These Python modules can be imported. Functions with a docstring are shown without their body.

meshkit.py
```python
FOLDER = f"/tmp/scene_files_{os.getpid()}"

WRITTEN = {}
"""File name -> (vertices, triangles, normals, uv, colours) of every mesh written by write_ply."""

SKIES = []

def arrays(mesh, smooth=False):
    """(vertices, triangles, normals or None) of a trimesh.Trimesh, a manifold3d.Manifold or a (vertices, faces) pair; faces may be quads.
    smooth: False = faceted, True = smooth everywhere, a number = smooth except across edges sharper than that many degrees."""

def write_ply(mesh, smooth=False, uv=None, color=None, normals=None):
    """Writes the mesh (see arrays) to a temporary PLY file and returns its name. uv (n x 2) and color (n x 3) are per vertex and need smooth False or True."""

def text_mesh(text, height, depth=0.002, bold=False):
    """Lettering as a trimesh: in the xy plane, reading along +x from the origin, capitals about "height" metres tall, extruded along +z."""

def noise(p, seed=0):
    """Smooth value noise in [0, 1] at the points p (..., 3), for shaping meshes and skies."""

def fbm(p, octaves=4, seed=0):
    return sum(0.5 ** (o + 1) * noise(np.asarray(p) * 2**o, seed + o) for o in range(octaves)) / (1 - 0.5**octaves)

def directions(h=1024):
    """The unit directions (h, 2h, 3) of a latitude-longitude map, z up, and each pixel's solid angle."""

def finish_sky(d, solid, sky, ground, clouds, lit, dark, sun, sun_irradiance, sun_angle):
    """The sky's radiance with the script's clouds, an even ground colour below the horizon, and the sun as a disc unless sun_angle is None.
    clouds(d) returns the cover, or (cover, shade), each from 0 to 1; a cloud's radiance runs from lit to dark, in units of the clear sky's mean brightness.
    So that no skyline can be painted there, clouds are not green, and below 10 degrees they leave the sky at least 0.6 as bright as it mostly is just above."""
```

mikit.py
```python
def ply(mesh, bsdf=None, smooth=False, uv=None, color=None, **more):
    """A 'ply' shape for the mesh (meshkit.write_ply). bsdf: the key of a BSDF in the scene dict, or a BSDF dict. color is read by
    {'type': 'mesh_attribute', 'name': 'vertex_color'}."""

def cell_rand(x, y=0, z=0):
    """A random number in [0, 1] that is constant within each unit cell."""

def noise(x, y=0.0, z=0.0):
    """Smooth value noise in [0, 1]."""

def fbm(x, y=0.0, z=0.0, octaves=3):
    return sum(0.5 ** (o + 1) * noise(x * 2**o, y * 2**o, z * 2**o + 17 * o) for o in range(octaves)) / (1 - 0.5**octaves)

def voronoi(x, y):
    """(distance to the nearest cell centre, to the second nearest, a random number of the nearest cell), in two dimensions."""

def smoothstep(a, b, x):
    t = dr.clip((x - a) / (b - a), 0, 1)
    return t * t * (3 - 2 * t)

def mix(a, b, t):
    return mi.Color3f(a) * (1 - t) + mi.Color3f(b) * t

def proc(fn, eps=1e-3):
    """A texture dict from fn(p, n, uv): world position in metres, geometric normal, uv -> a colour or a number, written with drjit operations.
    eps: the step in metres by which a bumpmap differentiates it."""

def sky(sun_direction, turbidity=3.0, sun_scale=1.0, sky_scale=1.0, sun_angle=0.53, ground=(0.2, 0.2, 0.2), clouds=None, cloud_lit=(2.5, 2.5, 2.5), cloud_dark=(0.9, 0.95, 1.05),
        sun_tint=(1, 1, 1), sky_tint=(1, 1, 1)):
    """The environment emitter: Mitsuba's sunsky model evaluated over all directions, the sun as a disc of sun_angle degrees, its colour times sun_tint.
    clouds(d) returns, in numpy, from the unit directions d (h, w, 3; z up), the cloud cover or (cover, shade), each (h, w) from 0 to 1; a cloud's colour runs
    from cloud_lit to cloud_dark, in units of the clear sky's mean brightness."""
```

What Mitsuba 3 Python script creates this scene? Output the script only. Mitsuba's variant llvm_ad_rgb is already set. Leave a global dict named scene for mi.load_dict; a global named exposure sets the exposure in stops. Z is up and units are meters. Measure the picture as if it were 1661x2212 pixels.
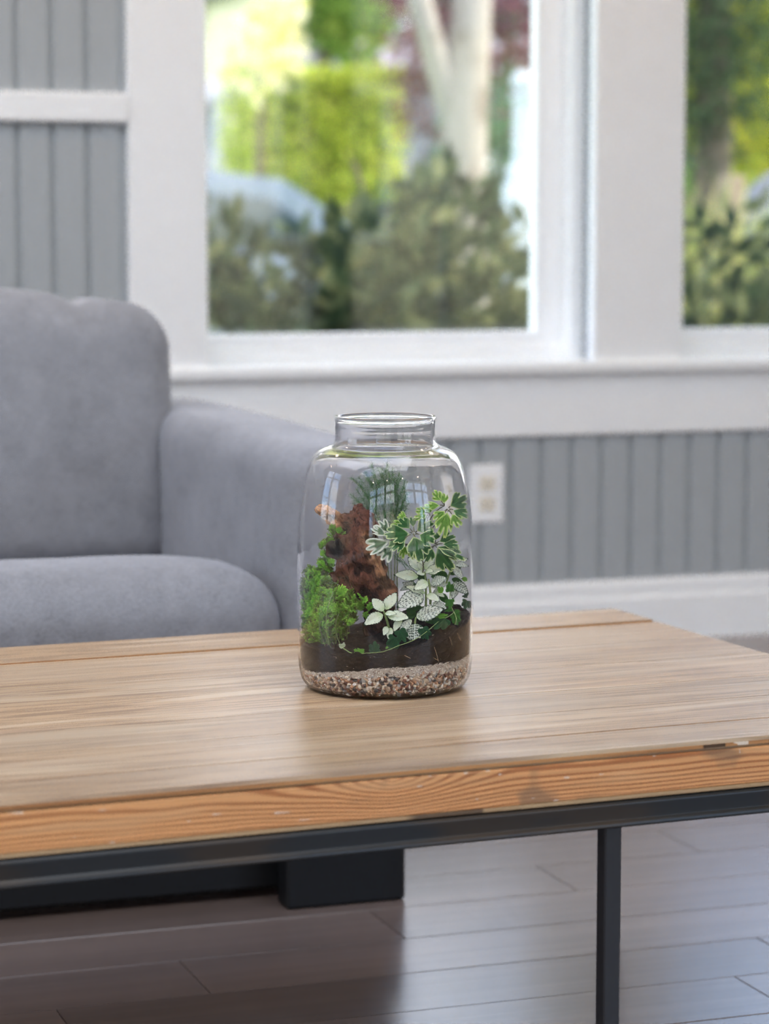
import math, random
import numpy as np
import trimesh, manifold3d as m3
import drjit as dr
import mitsuba as mi
import mikit, meshkit
from mikit import proc, ply, mix, smoothstep, cell_rand
from meshkit import noise as npnoise, fbm as npfbm

rng = np.random.default_rng(7)
random.seed(7)
T4 = mi.ScalarTransform4f
scene, labels = {}, {}

# ------------------------------------------------------------------ camera
YAW, PITCH = math.radians(19.45), math.atan(606 / 5500)
EYE = np.array([0.0, 0.0, 0.83])
FWD = np.array([math.sin(YAW), math.cos(YAW), 0.0])      # camera's level forward direction
RGT = np.array([math.cos(YAW), -math.sin(YAW), 0.0])
UPZ = np.array([0, 0, 1.0])
look = FWD * math.cos(PITCH) - UPZ * math.sin(PITCH)
scene['camera'] = {'type': 'thinlens', 'fov': math.degrees(2 * math.atan(830.5 / 5500)), 'fov_axis': 'x',
                   'to_world': T4().look_at(origin=EYE.tolist(), target=(EYE + look).tolist(), up=[0, 0, 1]),
                   'focus_distance': 2.43, 'aperture_radius': 0.0085, 'near_clip': 0.05, 'far_clip': 400.0}
exposure = 4.52


# ------------------------------------------------------------------ sky
def cloud_fn(d):
    p = d / np.maximum(d[..., 2:3] + 0.25, 0.05)
    n = npfbm(np.stack([p[..., 0] * 1.3, p[..., 1] * 1.3, p[..., 0] * 0 + 3.1], -1), 5, seed=4)
    cover = np.clip((n - 0.36) / 0.22, 0, 1)
    return cover, np.clip((n - 0.55) / 0.4, 0, 1)


scene['sky'] = mikit.sky([0.72, -0.25, 0.65], turbidity=3.5, sun_scale=0.2, sky_scale=1.0, clouds=cloud_fn,
                         cloud_lit=(2.4, 2.4, 2.4), cloud_dark=(1.1, 1.13, 1.2), ground=(0.16, 0.17, 0.13), sky_tint=(0.92, 1.0, 1.15))


# ------------------------------------------------------------------ helpers
def bs(name, d):
    scene['mat_' + name] = d
    return 'mat_' + name


def principled(color, rough=0.5, **kw):
    if not isinstance(color, dict):
        color = {'type': 'rgb', 'value': list(color)}
    return {'type': 'twosided', 'bsdf': {'type': 'principled', 'base_color': color, 'roughness': rough, **kw}}


def free(base):
    if base not in used:
        used.add(base)
        return base
    k = counter.get(base, 0) + 1
    counter[base] = k
    used.add('%s_%03d' % (base, k))
    return '%s_%03d' % (base, k)


used, counter = set(), {}


def say(key, label=None, cat=None, group=None, kind=None):
    labels[key] = {k: v for k, v in (('label', label), ('category', cat), ('group', group), ('kind', kind)) if v}
    return key


def put(key, shape, mat=None, tw=None):
    """One entry of the scene; repeats take the next number."""
    key = free(key)
    d = dict(shape)
    if mat:
        d['bsdf'] = {'type': 'ref', 'id': mat}
    if tw is not None:
        d['to_world'] = T4(np.asarray(tw, float).tolist())
    scene[key] = d
    return key


def part(key, mesh, mat, smooth=False, tw=None, **kw):
    return put(key, ply(mesh, mat, smooth=smooth, **kw), None, tw)


def struct(key, mesh, mat, label, smooth=False):
    k = part(key, mesh, mat, smooth)
    say(k, label, kind='structure')
    return k


def join(ms):
    vs, fs, at = [], [], 0
    for m in ms:
        v, f = (m.vertices, m.faces) if hasattr(m, 'vertices') else m
        vs.append(np.asarray(v, float))
        fs.append(np.asarray(f, int) + at)
        at += len(v)
    return trimesh.Trimesh(np.vstack(vs), np.vstack(fs), process=False)


def hull(pts):
    return trimesh.convex.convex_hull(np.asarray(pts, float))


def cbox(x0, x1, y0, y1, z0, z1, c=0.002):
    """A box with chamfered edges."""
    c = min(c, 0.45 * min(x1 - x0, y1 - y0, z1 - z0))
    p = []
    for X, sx in ((x0, 1), (x1, -1)):
        for Y, sy in ((y0, 1), (y1, -1)):
            for Z, sz in ((z0, 1), (z1, -1)):
                p += [(X, Y + sy * c, Z + sz * c), (X + sx * c, Y, Z + sz * c), (X + sx * c, Y + sy * c, Z)]
    return hull(p)


def box(x0, x1, y0, y1, z0, z1):
    return trimesh.creation.box(extents=(x1 - x0, y1 - y0, z1 - z0), transform=trimesh.transformations.translation_matrix(((x0 + x1) / 2, (y0 + y1) / 2, (z0 + z1) / 2)))


def rbox(x0, x1, y0, y1, z0, z1, r, n=24):
    """A soft box: every edge rounded with radius r; a grid of n x n per side."""
    lo, hi = np.array([x0, y0, z0], float), np.array([x1, y1, z1], float)
    g = np.linspace(-1, 1, n + 1)
    g = np.sign(g) * (1 - (1 - np.abs(g)) ** 1.5)
    a, b = np.meshgrid(g, g, indexing='ij')
    vs, fs = [], []
    i, j = np.meshgrid(np.arange(n), np.arange(n), indexing='ij')
    q = np.stack([i * (n + 1) + j, (i + 1) * (n + 1) + j, (i + 1) * (n + 1) + j + 1, i * (n + 1) + j + 1], -1).reshape(-1, 4)
    for ax in range(3):
        for s in (-1, 1):
            p = np.zeros((n + 1, n + 1, 3))
            p[..., ax], p[..., (ax + 1) % 3], p[..., (ax + 2) % 3] = s, a, b
            vs.append(p.reshape(-1, 3))
            fs.append((q if s > 0 else q[:, ::-1]) + len(fs) * (n + 1) ** 2)
    p = np.vstack(vs)
    p = (lo + hi) / 2 + p * (hi - lo) / 2
    inner = np.clip(p, lo + r, hi - r)
    d = p - inner
    p = inner + r * d / np.maximum(np.linalg.norm(d, axis=1, keepdims=True), 1e-9)
    f = np.vstack(fs)
    m = trimesh.Trimesh(p, np.vstack([f[:, [0, 1, 2]], f[:, [0, 2, 3]]]), process=False)
    m.merge_vertices(digits_vertex=6)
    return m


def tube(path, radii, sides=8, smooth_path=0):
    p = np.asarray(path, float)
    r = np.broadcast_to(radii, (len(p),)).astype(float)
    if smooth_path and len(p) > 2:
        from scipy.interpolate import CubicSpline
        s = np.r_[0, np.cumsum(np.linalg.norm(np.diff(p, axis=0), axis=1))]
        u = np.linspace(0, s[-1], smooth_path)
        r = np.interp(u, s, r)
        p = CubicSpline(s, p)(u)
    t = np.gradient(p, axis=0)
    t /= np.linalg.norm(t, axis=1, keepdims=True) + 1e-12
    a = np.cross(t[0], [0, 0, 1.0] if abs(t[0][2]) < 0.9 else [1.0, 0, 0])
    fr = []
    for k in range(len(p)):
        a = a - t[k] * (a @ t[k])
        a = a / np.linalg.norm(a)
        fr.append((a, np.cross(t[k], a)))
    ang = np.arange(sides) * 2 * np.pi / sides
    v = np.vstack([p[k] + r[k] * (np.cos(ang)[:, None] * fr[k][0] + np.sin(ang)[:, None] * fr[k][1]) for k in range(len(p))] + [p[:1], p[-1:]])
    f = []
    n = len(p)
    for k in range(n - 1):
        for j in range(sides):
            a0, a1, b0, b1 = k * sides + j, k * sides + (j + 1) % sides, (k + 1) * sides + j, (k + 1) * sides + (j + 1) % sides
            f += [(a0, a1, b1), (a0, b1, b0)]
    for j in range(sides):
        f += [(n * sides, (j + 1) % sides, j), (n * sides + 1, (n - 1) * sides + j, (n - 1) * sides + (j + 1) % sides)]
    return trimesh.Trimesh(v, np.array(f), process=False)


def lathe(prof, n=96):
    """Closed profile of (r, z) revolved about z."""
    prof = np.asarray(prof, float)
    ang = np.arange(n) * 2 * np.pi / n
    v = np.stack([prof[:, None, 0] * np.cos(ang), prof[:, None, 0] * np.sin(ang), np.repeat(prof[:, 1:2], n, 1)], -1).reshape(-1, 3)
    k, j = np.meshgrid(np.arange(len(prof) - 1), np.arange(n), indexing='ij')
    q = np.stack([k * n + j, k * n + (j + 1) % n, (k + 1) * n + (j + 1) % n, (k + 1) * n + j], -1).reshape(-1, 4)
    return trimesh.Trimesh(v, np.vstack([q[:, [0, 1, 2]], q[:, [0, 2, 3]]]), process=False)


def extrude(poly, depth):
    import shapely
    return trimesh.creation.extrude_polygon(shapely.Polygon(poly), depth, engine='earcut')


def frame_at(origin, ex, ey, ez):
    m = np.eye(4)
    m[:3, 0], m[:3, 1], m[:3, 2], m[:3, 3] = ex, ey, ez, origin
    return m


# ------------------------------------------------------------------ materials
white = bs('paint_white', principled((0.825, 0.845, 0.865), 0.42))
ceilm = bs('paint_ceiling', principled((0.82, 0.81, 0.79), 0.8))
grey = bs('paint_grey', principled((0.355, 0.385, 0.41), 0.5))
charcoal = bs('paint_charcoal', principled((0.045, 0.047, 0.052), 0.7))
plaster = bs('paint_wall', principled((0.33, 0.335, 0.34), 0.8))
steel = bs('dark_steel', principled(proc(lambda p, n, uv: mix((0.024, 0.027, 0.030), (0.042, 0.033, 0.026), smoothstep(0.38, 0.62, mikit.fbm(p.x * 9, p.y * 9, p.z * 30)))), 0.33, metallic=0.55, specular=0.6))
legm = bs('black_steel', principled((0.014, 0.0155, 0.019), 0.38, specular=0.5))
black = bs('black_wood', principled((0.008, 0.0088, 0.0105), 0.45, specular=0.3))
pane = bs('window_glass', {'type': 'thindielectric', 'int_ior': 1.5, 'ext_ior': 1.0})
glass = bs('clear_glass', {'type': 'dielectric', 'int_ior': 1.42, 'ext_ior': 1.0})
vcol = {'type': 'mesh_attribute', 'name': 'vertex_color'}
leafm = bs('leaf', {'type': 'principledthin', 'base_color': vcol, 'roughness': 0.42, 'diff_trans': 0.55, 'eta': 1.4})
outleaf = bs('garden_leaf', {'type': 'principledthin', 'base_color': vcol, 'roughness': 0.4, 'diff_trans': 0.7, 'eta': 1.4})
vmat = bs('painted_by_vertex', principled(vcol, 0.8, specular=0.15))
stemg = bs('stem_green', principled((0.20, 0.27, 0.09), 0.5))
stemd = bs('stem_dark', principled((0.085, 0.080, 0.045), 0.5))

TA = math.radians(3.13)                                   # the table stands a little askew to the wall
TO = np.array([0.6856, 1.9420, 0.0])                      # a point under its front edge
TT, TN = np.array([math.cos(TA), math.sin(TA), 0]), np.array([-math.sin(TA), math.cos(TA), 0])
TABLE = frame_at(TO, TT, TN, UPZ)
EDGES = [0.0, 0.075, 0.172, 0.268, 0.388, 0.503, 0.620, 0.7146]


def tab(p):
    x, y = p.x - TO[0], p.y - TO[1]
    return x * TT[0] + y * TT[1], x * TN[0] + y * TN[1]


def top_wood(p, n, uv):
    s, t = tab(p)
    idx = sum(dr.select(t > e, mi.Float(1), mi.Float(0)) for e in EDGES[1:-1])
    o = idx * 7.31
    w = mikit.fbm(s * 2.2 + o, t * 14, o)
    fine = mikit.fbm(s * 15 + o, t * 420 + w * 9, o, octaves=2)
    band = mikit.fbm(s * 4.2 + o, t * 75 + w * 6, 2 + o)
    blotch = mikit.fbm(s * 5, t * 9, 9.0)
    c = mix((0.39, 0.276, 0.175), (0.235, 0.152, 0.093), smoothstep(0.42, 0.70, fine) * 0.85)
    c = mix(c, (0.49, 0.395, 0.288), smoothstep(0.52, 0.74, band) * 0.75)
    c = mix(c, (0.30, 0.20, 0.135), smoothstep(0.58, 0.80, mikit.fbm(s * 3.4 + 3 + o, t * 40, 5 + o)) * 0.65)
    c = mix(c, (0.375, 0.30, 0.226), smoothstep(0.45, 0.7, blotch) * 0.45)
    c = c * (0.90 + 0.2 * cell_rand(idx, 3, 1))
    c = mix(c, (0.16, 0.10, 0.065), smoothstep(0.74, 0.82, mikit.fbm(s * 5.5 + o, t * 210 + w * 3, 3 + o)) * 0.55)
    face = mix((0.50, 0.265, 0.115), (0.36, 0.17, 0.07), smoothstep(0.4, 0.7, mikit.fbm(s * 8, p.z * 700, 1.0)))
    face = mix(face, (0.035, 0.022, 0.016), dr.select((s > 0.300) & (s < 0.322) & (p.z < 0.3868), mi.Float(0.9), mi.Float(0)))
    face = mix(face, (0.80, 0.76, 0.70), smoothstep(0.55, 0.65, mikit.noise(s * 160, p.z * 300)) * dr.select((s > 0.324) & (s < 0.345), mi.Float(0.9), mi.Float(0)))
    is_face = smoothstep(0.75, 0.95, -(n.x * TN[0] + n.y * TN[1]))
    c = mix(c, face, is_face)
    worn = smoothstep(0.012, 0.0, t + 0.006 * (mikit.noise(s * 30, 1.0) - 0.4))
    c = c * mi.Color3f(0.95, 0.90, 0.82)
    return mix(c, (0.19, 0.12, 0.075), worn * 0.75 * smoothstep(0.25, 0.6, mikit.noise(s * 9, 5.0)) * smoothstep(0.3865, 0.388, p.z))


def edge_wood(p, n, uv):
    s, t = tab(p)
    dz = 0.3845 - p.z
    a = 0.019 * dr.tanh(dr.abs(s - 0.008) / 0.065) + 0.003 * mikit.noise(s * 7, 4.0) + 0.0022 * mikit.noise(s * 26, p.z * 60)
    v = dr.sqrt(dz * dz + a * a)
    ring = 0.5 + 0.5 * dr.sin(v * (2 * math.pi / 0.0030) + 1.6 * mikit.noise(s * 11, v * 200))
    ring = smoothstep(0.35, 0.95, ring)
    c = mix((0.66, 0.335, 0.14), (0.34, 0.112, 0.034), ring * (0.62 + 0.38 * mikit.noise(s * 5, 8.0)))
    c = mix(c, (0.62, 0.36, 0.18), smoothstep(0.5, 0.8, mikit.fbm(s * 9, p.z * 90, 2.0)) * 0.5)
    c = c * (0.86 + 0.28 * mikit.fbm(s * 12, p.z * 900, 6.0, octaves=2))
    c = mix(c, (0.24, 0.14, 0.08), smoothstep(0.66, 0.8, mikit.fbm(s * 22, p.z * 30, 12.0)) * 0.7)
    white_chip = smoothstep(0.945, 0.96, mikit.noise(s * 95, p.z * 260, 3.0))
    return mix(c, (0.75, 0.68, 0.60), white_chip * 0.7)


def pale_wood(p, n, uv):
    s, t = tab(p)
    b = mikit.noise(s * 14, 2.0)
    c = mix((0.45, 0.32, 0.18), (0.34, 0.22, 0.12), mikit.fbm(s * 20, p.z * 700, 1.0))
    return mix(c, (0.07, 0.045, 0.03), smoothstep(0.90, 0.93, b) * 0.85)


topm = bs('worn_oak', principled(proc(top_wood), 0.40, specular=0.34))
frontm = bs('orange_pine', principled(proc(edge_wood), 0.42, specular=0.45))
palem = bs('pale_ply', principled(proc(pale_wood), 0.6))


def plank_fn(base, o):
    def fn(p, n, uv):
        g = mikit.fbm(p.x * 3 + o, p.y * 70, o)
        h = mikit.fbm(p.x * 1.1 + o, p.y * 13, o + 5)
        return mi.Color3f(base) * (0.72 + 0.36 * g + 0.28 * h)
    return fn


floorm = [bs('floor_wood_%d' % k, principled(proc(plank_fn(c, 11.3 * k)), 0.24, specular=1.0, clearcoat=0.25, clearcoat_gloss=0.7))
          for k, c in enumerate([(0.150, 0.111, 0.095), (0.171, 0.128, 0.110), (0.138, 0.103, 0.089)])]
groutm = bs('floor_grout', principled((0.115, 0.095, 0.083), 0.8))


def fabric(p, n, uv):
    a = mikit.noise(p.x * 420, p.y * 420, p.z * 420)
    b = mikit.fbm(p.x * 60, p.y * 60, p.z * 34)
    c = mikit.fbm(p.x * 9, p.y * 9, p.z * 7)
    return mi.Color3f(0.238, 0.243, 0.266) * (0.55 + 0.35 * a + 0.30 * b + 0.30 * c)


sofam = bs('grey_fabric', principled(proc(fabric), 0.85, sheen=0.6, specular=0.2))

# ------------------------------------------------------------------ the room
YW = 4.68                                                 # inner face of the window wall
XL, XR, YF, HC = -3.6, 5.6, -2.3, 2.95
ADDED_SKYL = [(-2.6, -0.35, -0.9, 0.55), (0.0, 1.9, -0.9, 0.55), (-2.6, -0.35, 0.95, 3.4), (0.0, 1.9, 0.95, 3.4)]  # unseen skylights, added to let more daylight into the room
ce, xe_ = [box(XL - 0.2, XR + 0.2, a, b, HC, HC + 0.2) for a, b in ((YF - 0.2, -0.9), (0.55, 0.95), (3.4, YW + 0.2))], [XL - 0.2, -2.6, -0.35, 0.0, 1.9, XR + 0.2]
for a, b in ((-0.9, 0.55), (0.95, 3.4)):
    ce += [box(xe_[k], xe_[k + 1], a, b, HC, HC + 0.2) for k in (0, 2, 4)]
struct('ceiling', join(ce), ceilm, 'white ceiling with four skylights added to brighten the room')
struct('roof', join([box(XL - 0.7, XR + 0.9, YW + 0.2, YW + 1.15, HC - 0.12, HC + 0.1), box(XL - 0.7, XR + 0.9, YF - 1.0, YF - 0.2, HC - 0.12, HC + 0.1)]), white, 'white eaves added outside the windows to keep the sun out')  # unseen overhangs, added to block direct sun at the windows
struct('floor', box(XL - 0.2, XR + 0.2, YF - 0.2, YW + 0.2, -0.2, -0.004), groutm, 'floor of grey-brown wood planks')
PL, PW = 0.84, 0.1333
shift = {0: 0.553, 1: 0.725, 2: 1.0, 3: 1.28, -1: 1.295, -2: 0.30}
for k in range(-13, 17):
    y0 = 2.4905 + PW * k
    sx = shift.get(k, (k * 0.277 + 0.41) % PL)
    near = -4 <= k <= 16
    xs = sx - PL * math.ceil((sx - (-0.6 if near else 0)) / PL)
    while xs < (3.4 if near else 2.4):
        part('floor__plank', cbox(xs + 0.0006, xs + PL - 0.0006, y0 + 0.0006, y0 + PW - 0.0006, -0.012, 0.0003 * rng.random(), 0.0007), floorm[int(rng.integers(3))])
        xs += PL


def wall_with_holes(axis, at0, at1, a0, a1, holes, z1=HC):
    """Boxes around openings (a0, a1, z0, z1); axis 0: the wall runs along x."""
    out, edge = [], a0
    def bx(u0, u1, z0, zz):
        if u1 - u0 > 1e-6 and zz - z0 > 1e-6:
            out.append(box(u0, u1, at0, at1, z0, zz) if axis == 0 else box(at0, at1, u0, u1, z0, zz))
    for h0, h1, zb, zt in holes:
        bx(edge, h0, -0.2, z1)
        bx(h0, h1, -0.2, zb)
        bx(h0, h1, zt, z1)
        edge = h1
    bx(edge, a1, -0.2, z1)
    return join(out)


ZS, ZT = 0.572, 2.30
BACK = [(1.285, 2.096, ZS, ZT), (2.276, 3.09, ZS, ZT), (3.27, 4.08, ZS, ZT)]
struct('wall_back', wall_with_holes(0, YW, YW + 0.2, XL, XR, BACK), grey, 'grey wall with tall windows behind the sofa')
PITCHB, PH = 0.0654, 0.9352
for k in range(-44, 36):
    x0, x1 = PH + PITCHB * k, PH + PITCHB * (k + 1)
    zz = [(0.125, 0.425)] if x1 > 1.16 else [(0.125, 1.040), (1.075, 1.9)]
    for z0, z1 in zz:
        part('wall_back__board', cbox(x0 + 0.0042, x1 - 0.0042, YW - 0.010, YW + 0.002, z0, z1, 0.003), grey)
FRN = [(-3.25, -2.15, 0.18, 2.70), (-2.02, -0.92, 0.18, 2.70), (-0.79, 0.31, 0.18, 2.70), (1.55, 2.65, 0.18, 2.70), (2.78, 3.88, 0.18, 2.70), (4.01, 5.11, 0.18, 2.70)]
struct('wall_front', wall_with_holes(0, YF - 0.2, YF, XL, XR, FRN), charcoal, 'charcoal wall with tall windows behind the photographer')
LFT = [(2.25, 3.3, 0.6, 2.75), (3.42, 4.47, 0.6, 2.75)]
struct('wall_left', wall_with_holes(1, XL - 0.2, XL, YF - 0.2, YW + 0.2, LFT), plaster, 'pale wall with tall windows on the left side of the room')
struct('wall_right', box(XR, XR + 0.2, YF - 0.2, YW + 0.2, -0.2, HC), plaster, 'plain pale wall on the right side of the room')
for nm, a, b in (('left', XL, None), ('right', XR, None)):
    s = 1 if nm == 'left' else -1
    struct('baseboard_' + nm, cbox(min(a, a + s * 0.02), max(a, a + s * 0.02), YF, YW, 0, 0.12, 0.004), white, 'white baseboard along the %s wall' % nm)
struct('baseboard_front', cbox(XL, XR, YF, YF + 0.02, 0, 0.12, 0.004), white, 'white baseboard along the front wall')
prof = [(0, 0), (-0.022, 0), (-0.022, 0.088), (-0.017, 0.094), (-0.017, 0.118), (-0.011, 0.128), (0, 0.128)]
m = extrude([(y, z) for y, z in prof], XR - XL)
m.vertices = np.stack([m.vertices[:, 2] + XL, m.vertices[:, 0] + YW, m.vertices[:, 1]], -1)
m.invert() if m.volume < 0 else None
struct('baseboard_back', m, white, 'tall white baseboard with a moulded top under the window wall')
# casings, apron, rail
struct('trim_1', cbox(1.142, 1.292, YW - 0.022, YW + 0.01, 0.56, 2.42, 0.003), white, 'wide white window casing left of the middle window')
struct('trim_2', cbox(2.088, 2.284, YW - 0.022, YW + 0.01, 0.56, 2.42, 0.003), white, 'wide white post between the two windows')
struct('trim_3', cbox(1.142, 4.30, YW - 0.020, YW + 0.01, 0.425, 0.550, 0.003), white, 'broad white apron board below the window sill')
struct('trim_4', cbox(XL, 1.142, YW - 0.028, YW + 0.01, 1.030, 1.085, 0.004), white, 'white rail across the grey boards above the sofa')
struct('trim_5', cbox(3.082, 3.278, YW - 0.022, YW + 0.01, 0.56, 2.42, 0.003), white, 'wide white post right of the right window')
struct('trim_6', cbox(1.142, 4.30, YW - 0.022, YW + 0.01, 2.30, 2.44, 0.003), white, 'white head casing above the windows')
struct('trim_7', cbox(1.12, 4.32, YW - 0.040, YW + 0.100, 0.549, 0.573, 0.005), white, 'white window sill running under all the windows')
# sashes
for k, (x0, x1, zb, zt) in enumerate(BACK):
    w = 'window_%d' % (k + 1)
    yg = YW + 0.105
    fr = [cbox(x0, x1, yg - 0.02, yg + 0.05, zb, zb + 0.030, 0.003), cbox(x0, x1, yg - 0.02, yg + 0.05, zt - 0.03, zt, 0.003),
          cbox(x0, x0 + 0.03, yg - 0.02, yg + 0.05, zb, zt, 0.003), cbox(x1 - 0.028, x1, yg - 0.055, yg + 0.05, zb, zt, 0.003)]
    struct(w, join(fr), white, 'white window frame with one large pane, number %d from the sofa' % (k + 1))
    sash = [cbox(x0 + 0.026, x1 - 0.026, yg - 0.01, yg + 0.03, zb + 0.026, zb + 0.058, 0.003), cbox(x0 + 0.026, x1 - 0.026, yg - 0.01, yg + 0.03, zt - 0.06, zt - 0.026, 0.003),
            cbox(x0 + 0.026, x0 + 0.034, yg - 0.01, yg + 0.03, zb + 0.03, zt - 0.03, 0.003), cbox(x1 - 0.084, x1 - 0.026, yg - 0.01, yg + 0.03, zb + 0.03, zt - 0.03, 0.003)]
    part(w + '__sash', join(sash), white)
    v = np.array([[x0 + 0.03, yg + 0.012, zb + 0.05], [x1 - 0.08, yg + 0.012, zb + 0.05], [x1 - 0.08, yg + 0.012, zt - 0.05], [x0 + 0.03, yg + 0.012, zt - 0.05]])
    part(w + '__pane', (v, np.array([[0, 1, 2], [0, 2, 3]])), pane)
for k, (x0, x1, y0, y1) in enumerate(ADDED_SKYL):
    w = 'window_%d' % (k + 20)
    struct(w, join([cbox(x0, x1, y0, y0 + 0.05, HC + 0.13, HC + 0.2, 0.003), cbox(x0, x1, y1 - 0.05, y1, HC + 0.13, HC + 0.2, 0.003), cbox(x0, x0 + 0.05, y0, y1, HC + 0.13, HC + 0.2, 0.003), cbox(x1 - 0.05, x1, y0, y1, HC + 0.13, HC + 0.2, 0.003),
                    cbox((x0 + x1) / 2 - 0.025, (x0 + x1) / 2 + 0.025, y0, y1, HC + 0.13, HC + 0.2, 0.003)]), white, 'white frame of a skylight added to brighten the room')
    v = np.array([[x0 + 0.03, y0 + 0.03, HC + 0.165], [x1 - 0.03, y0 + 0.03, HC + 0.165], [x1 - 0.03, y1 - 0.03, HC + 0.165], [x0 + 0.03, y1 - 0.03, HC + 0.165]])
    part(w + '__pane', (v, np.array([[0, 1, 2], [0, 2, 3]])), pane)
for k, (x0, x1, zb, zt) in enumerate(FRN + LFT):
    w = 'window_%d' % (k + 4)
    front = k < 6
    bars = [(x0, x1, zb, zb + 0.06), (x0, x1, zt - 0.06, zt), (x0, x0 + 0.06, zb, zt), (x1 - 0.06, x1, zb, zt), (x0, x1, 2.02, 2.12), ((x0 + x1) / 2 - 0.012, (x0 + x1) / 2 + 0.012, zb, zt), (x0, x1, 1.2, 1.224)]
    ms = [cbox(a, b, YF - 0.13, YF - 0.07, c, d, 0.003) if front else cbox(XL - 0.13, XL - 0.07, a, b, c, d, 0.003) for a, b, c, d in bars]
    struct(w, join(ms), white, 'white glazing bars of a tall window in the %s wall' % ('front' if front else 'left'))
    v = np.array([[x0 + 0.03, YF - 0.1, zb + 0.03], [x1 - 0.03, YF - 0.1, zb + 0.03], [x1 - 0.03, YF - 0.1, zt - 0.03], [x0 + 0.03, YF - 0.1, zt - 0.03]])
    if not front:
        v = np.stack([v[:, 1] * 0 + XL - 0.1, v[:, 0], v[:, 2]], -1)
    part(w + '__pane', (v, np.array([[0, 1, 2], [0, 2, 3]])), pane)

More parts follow.
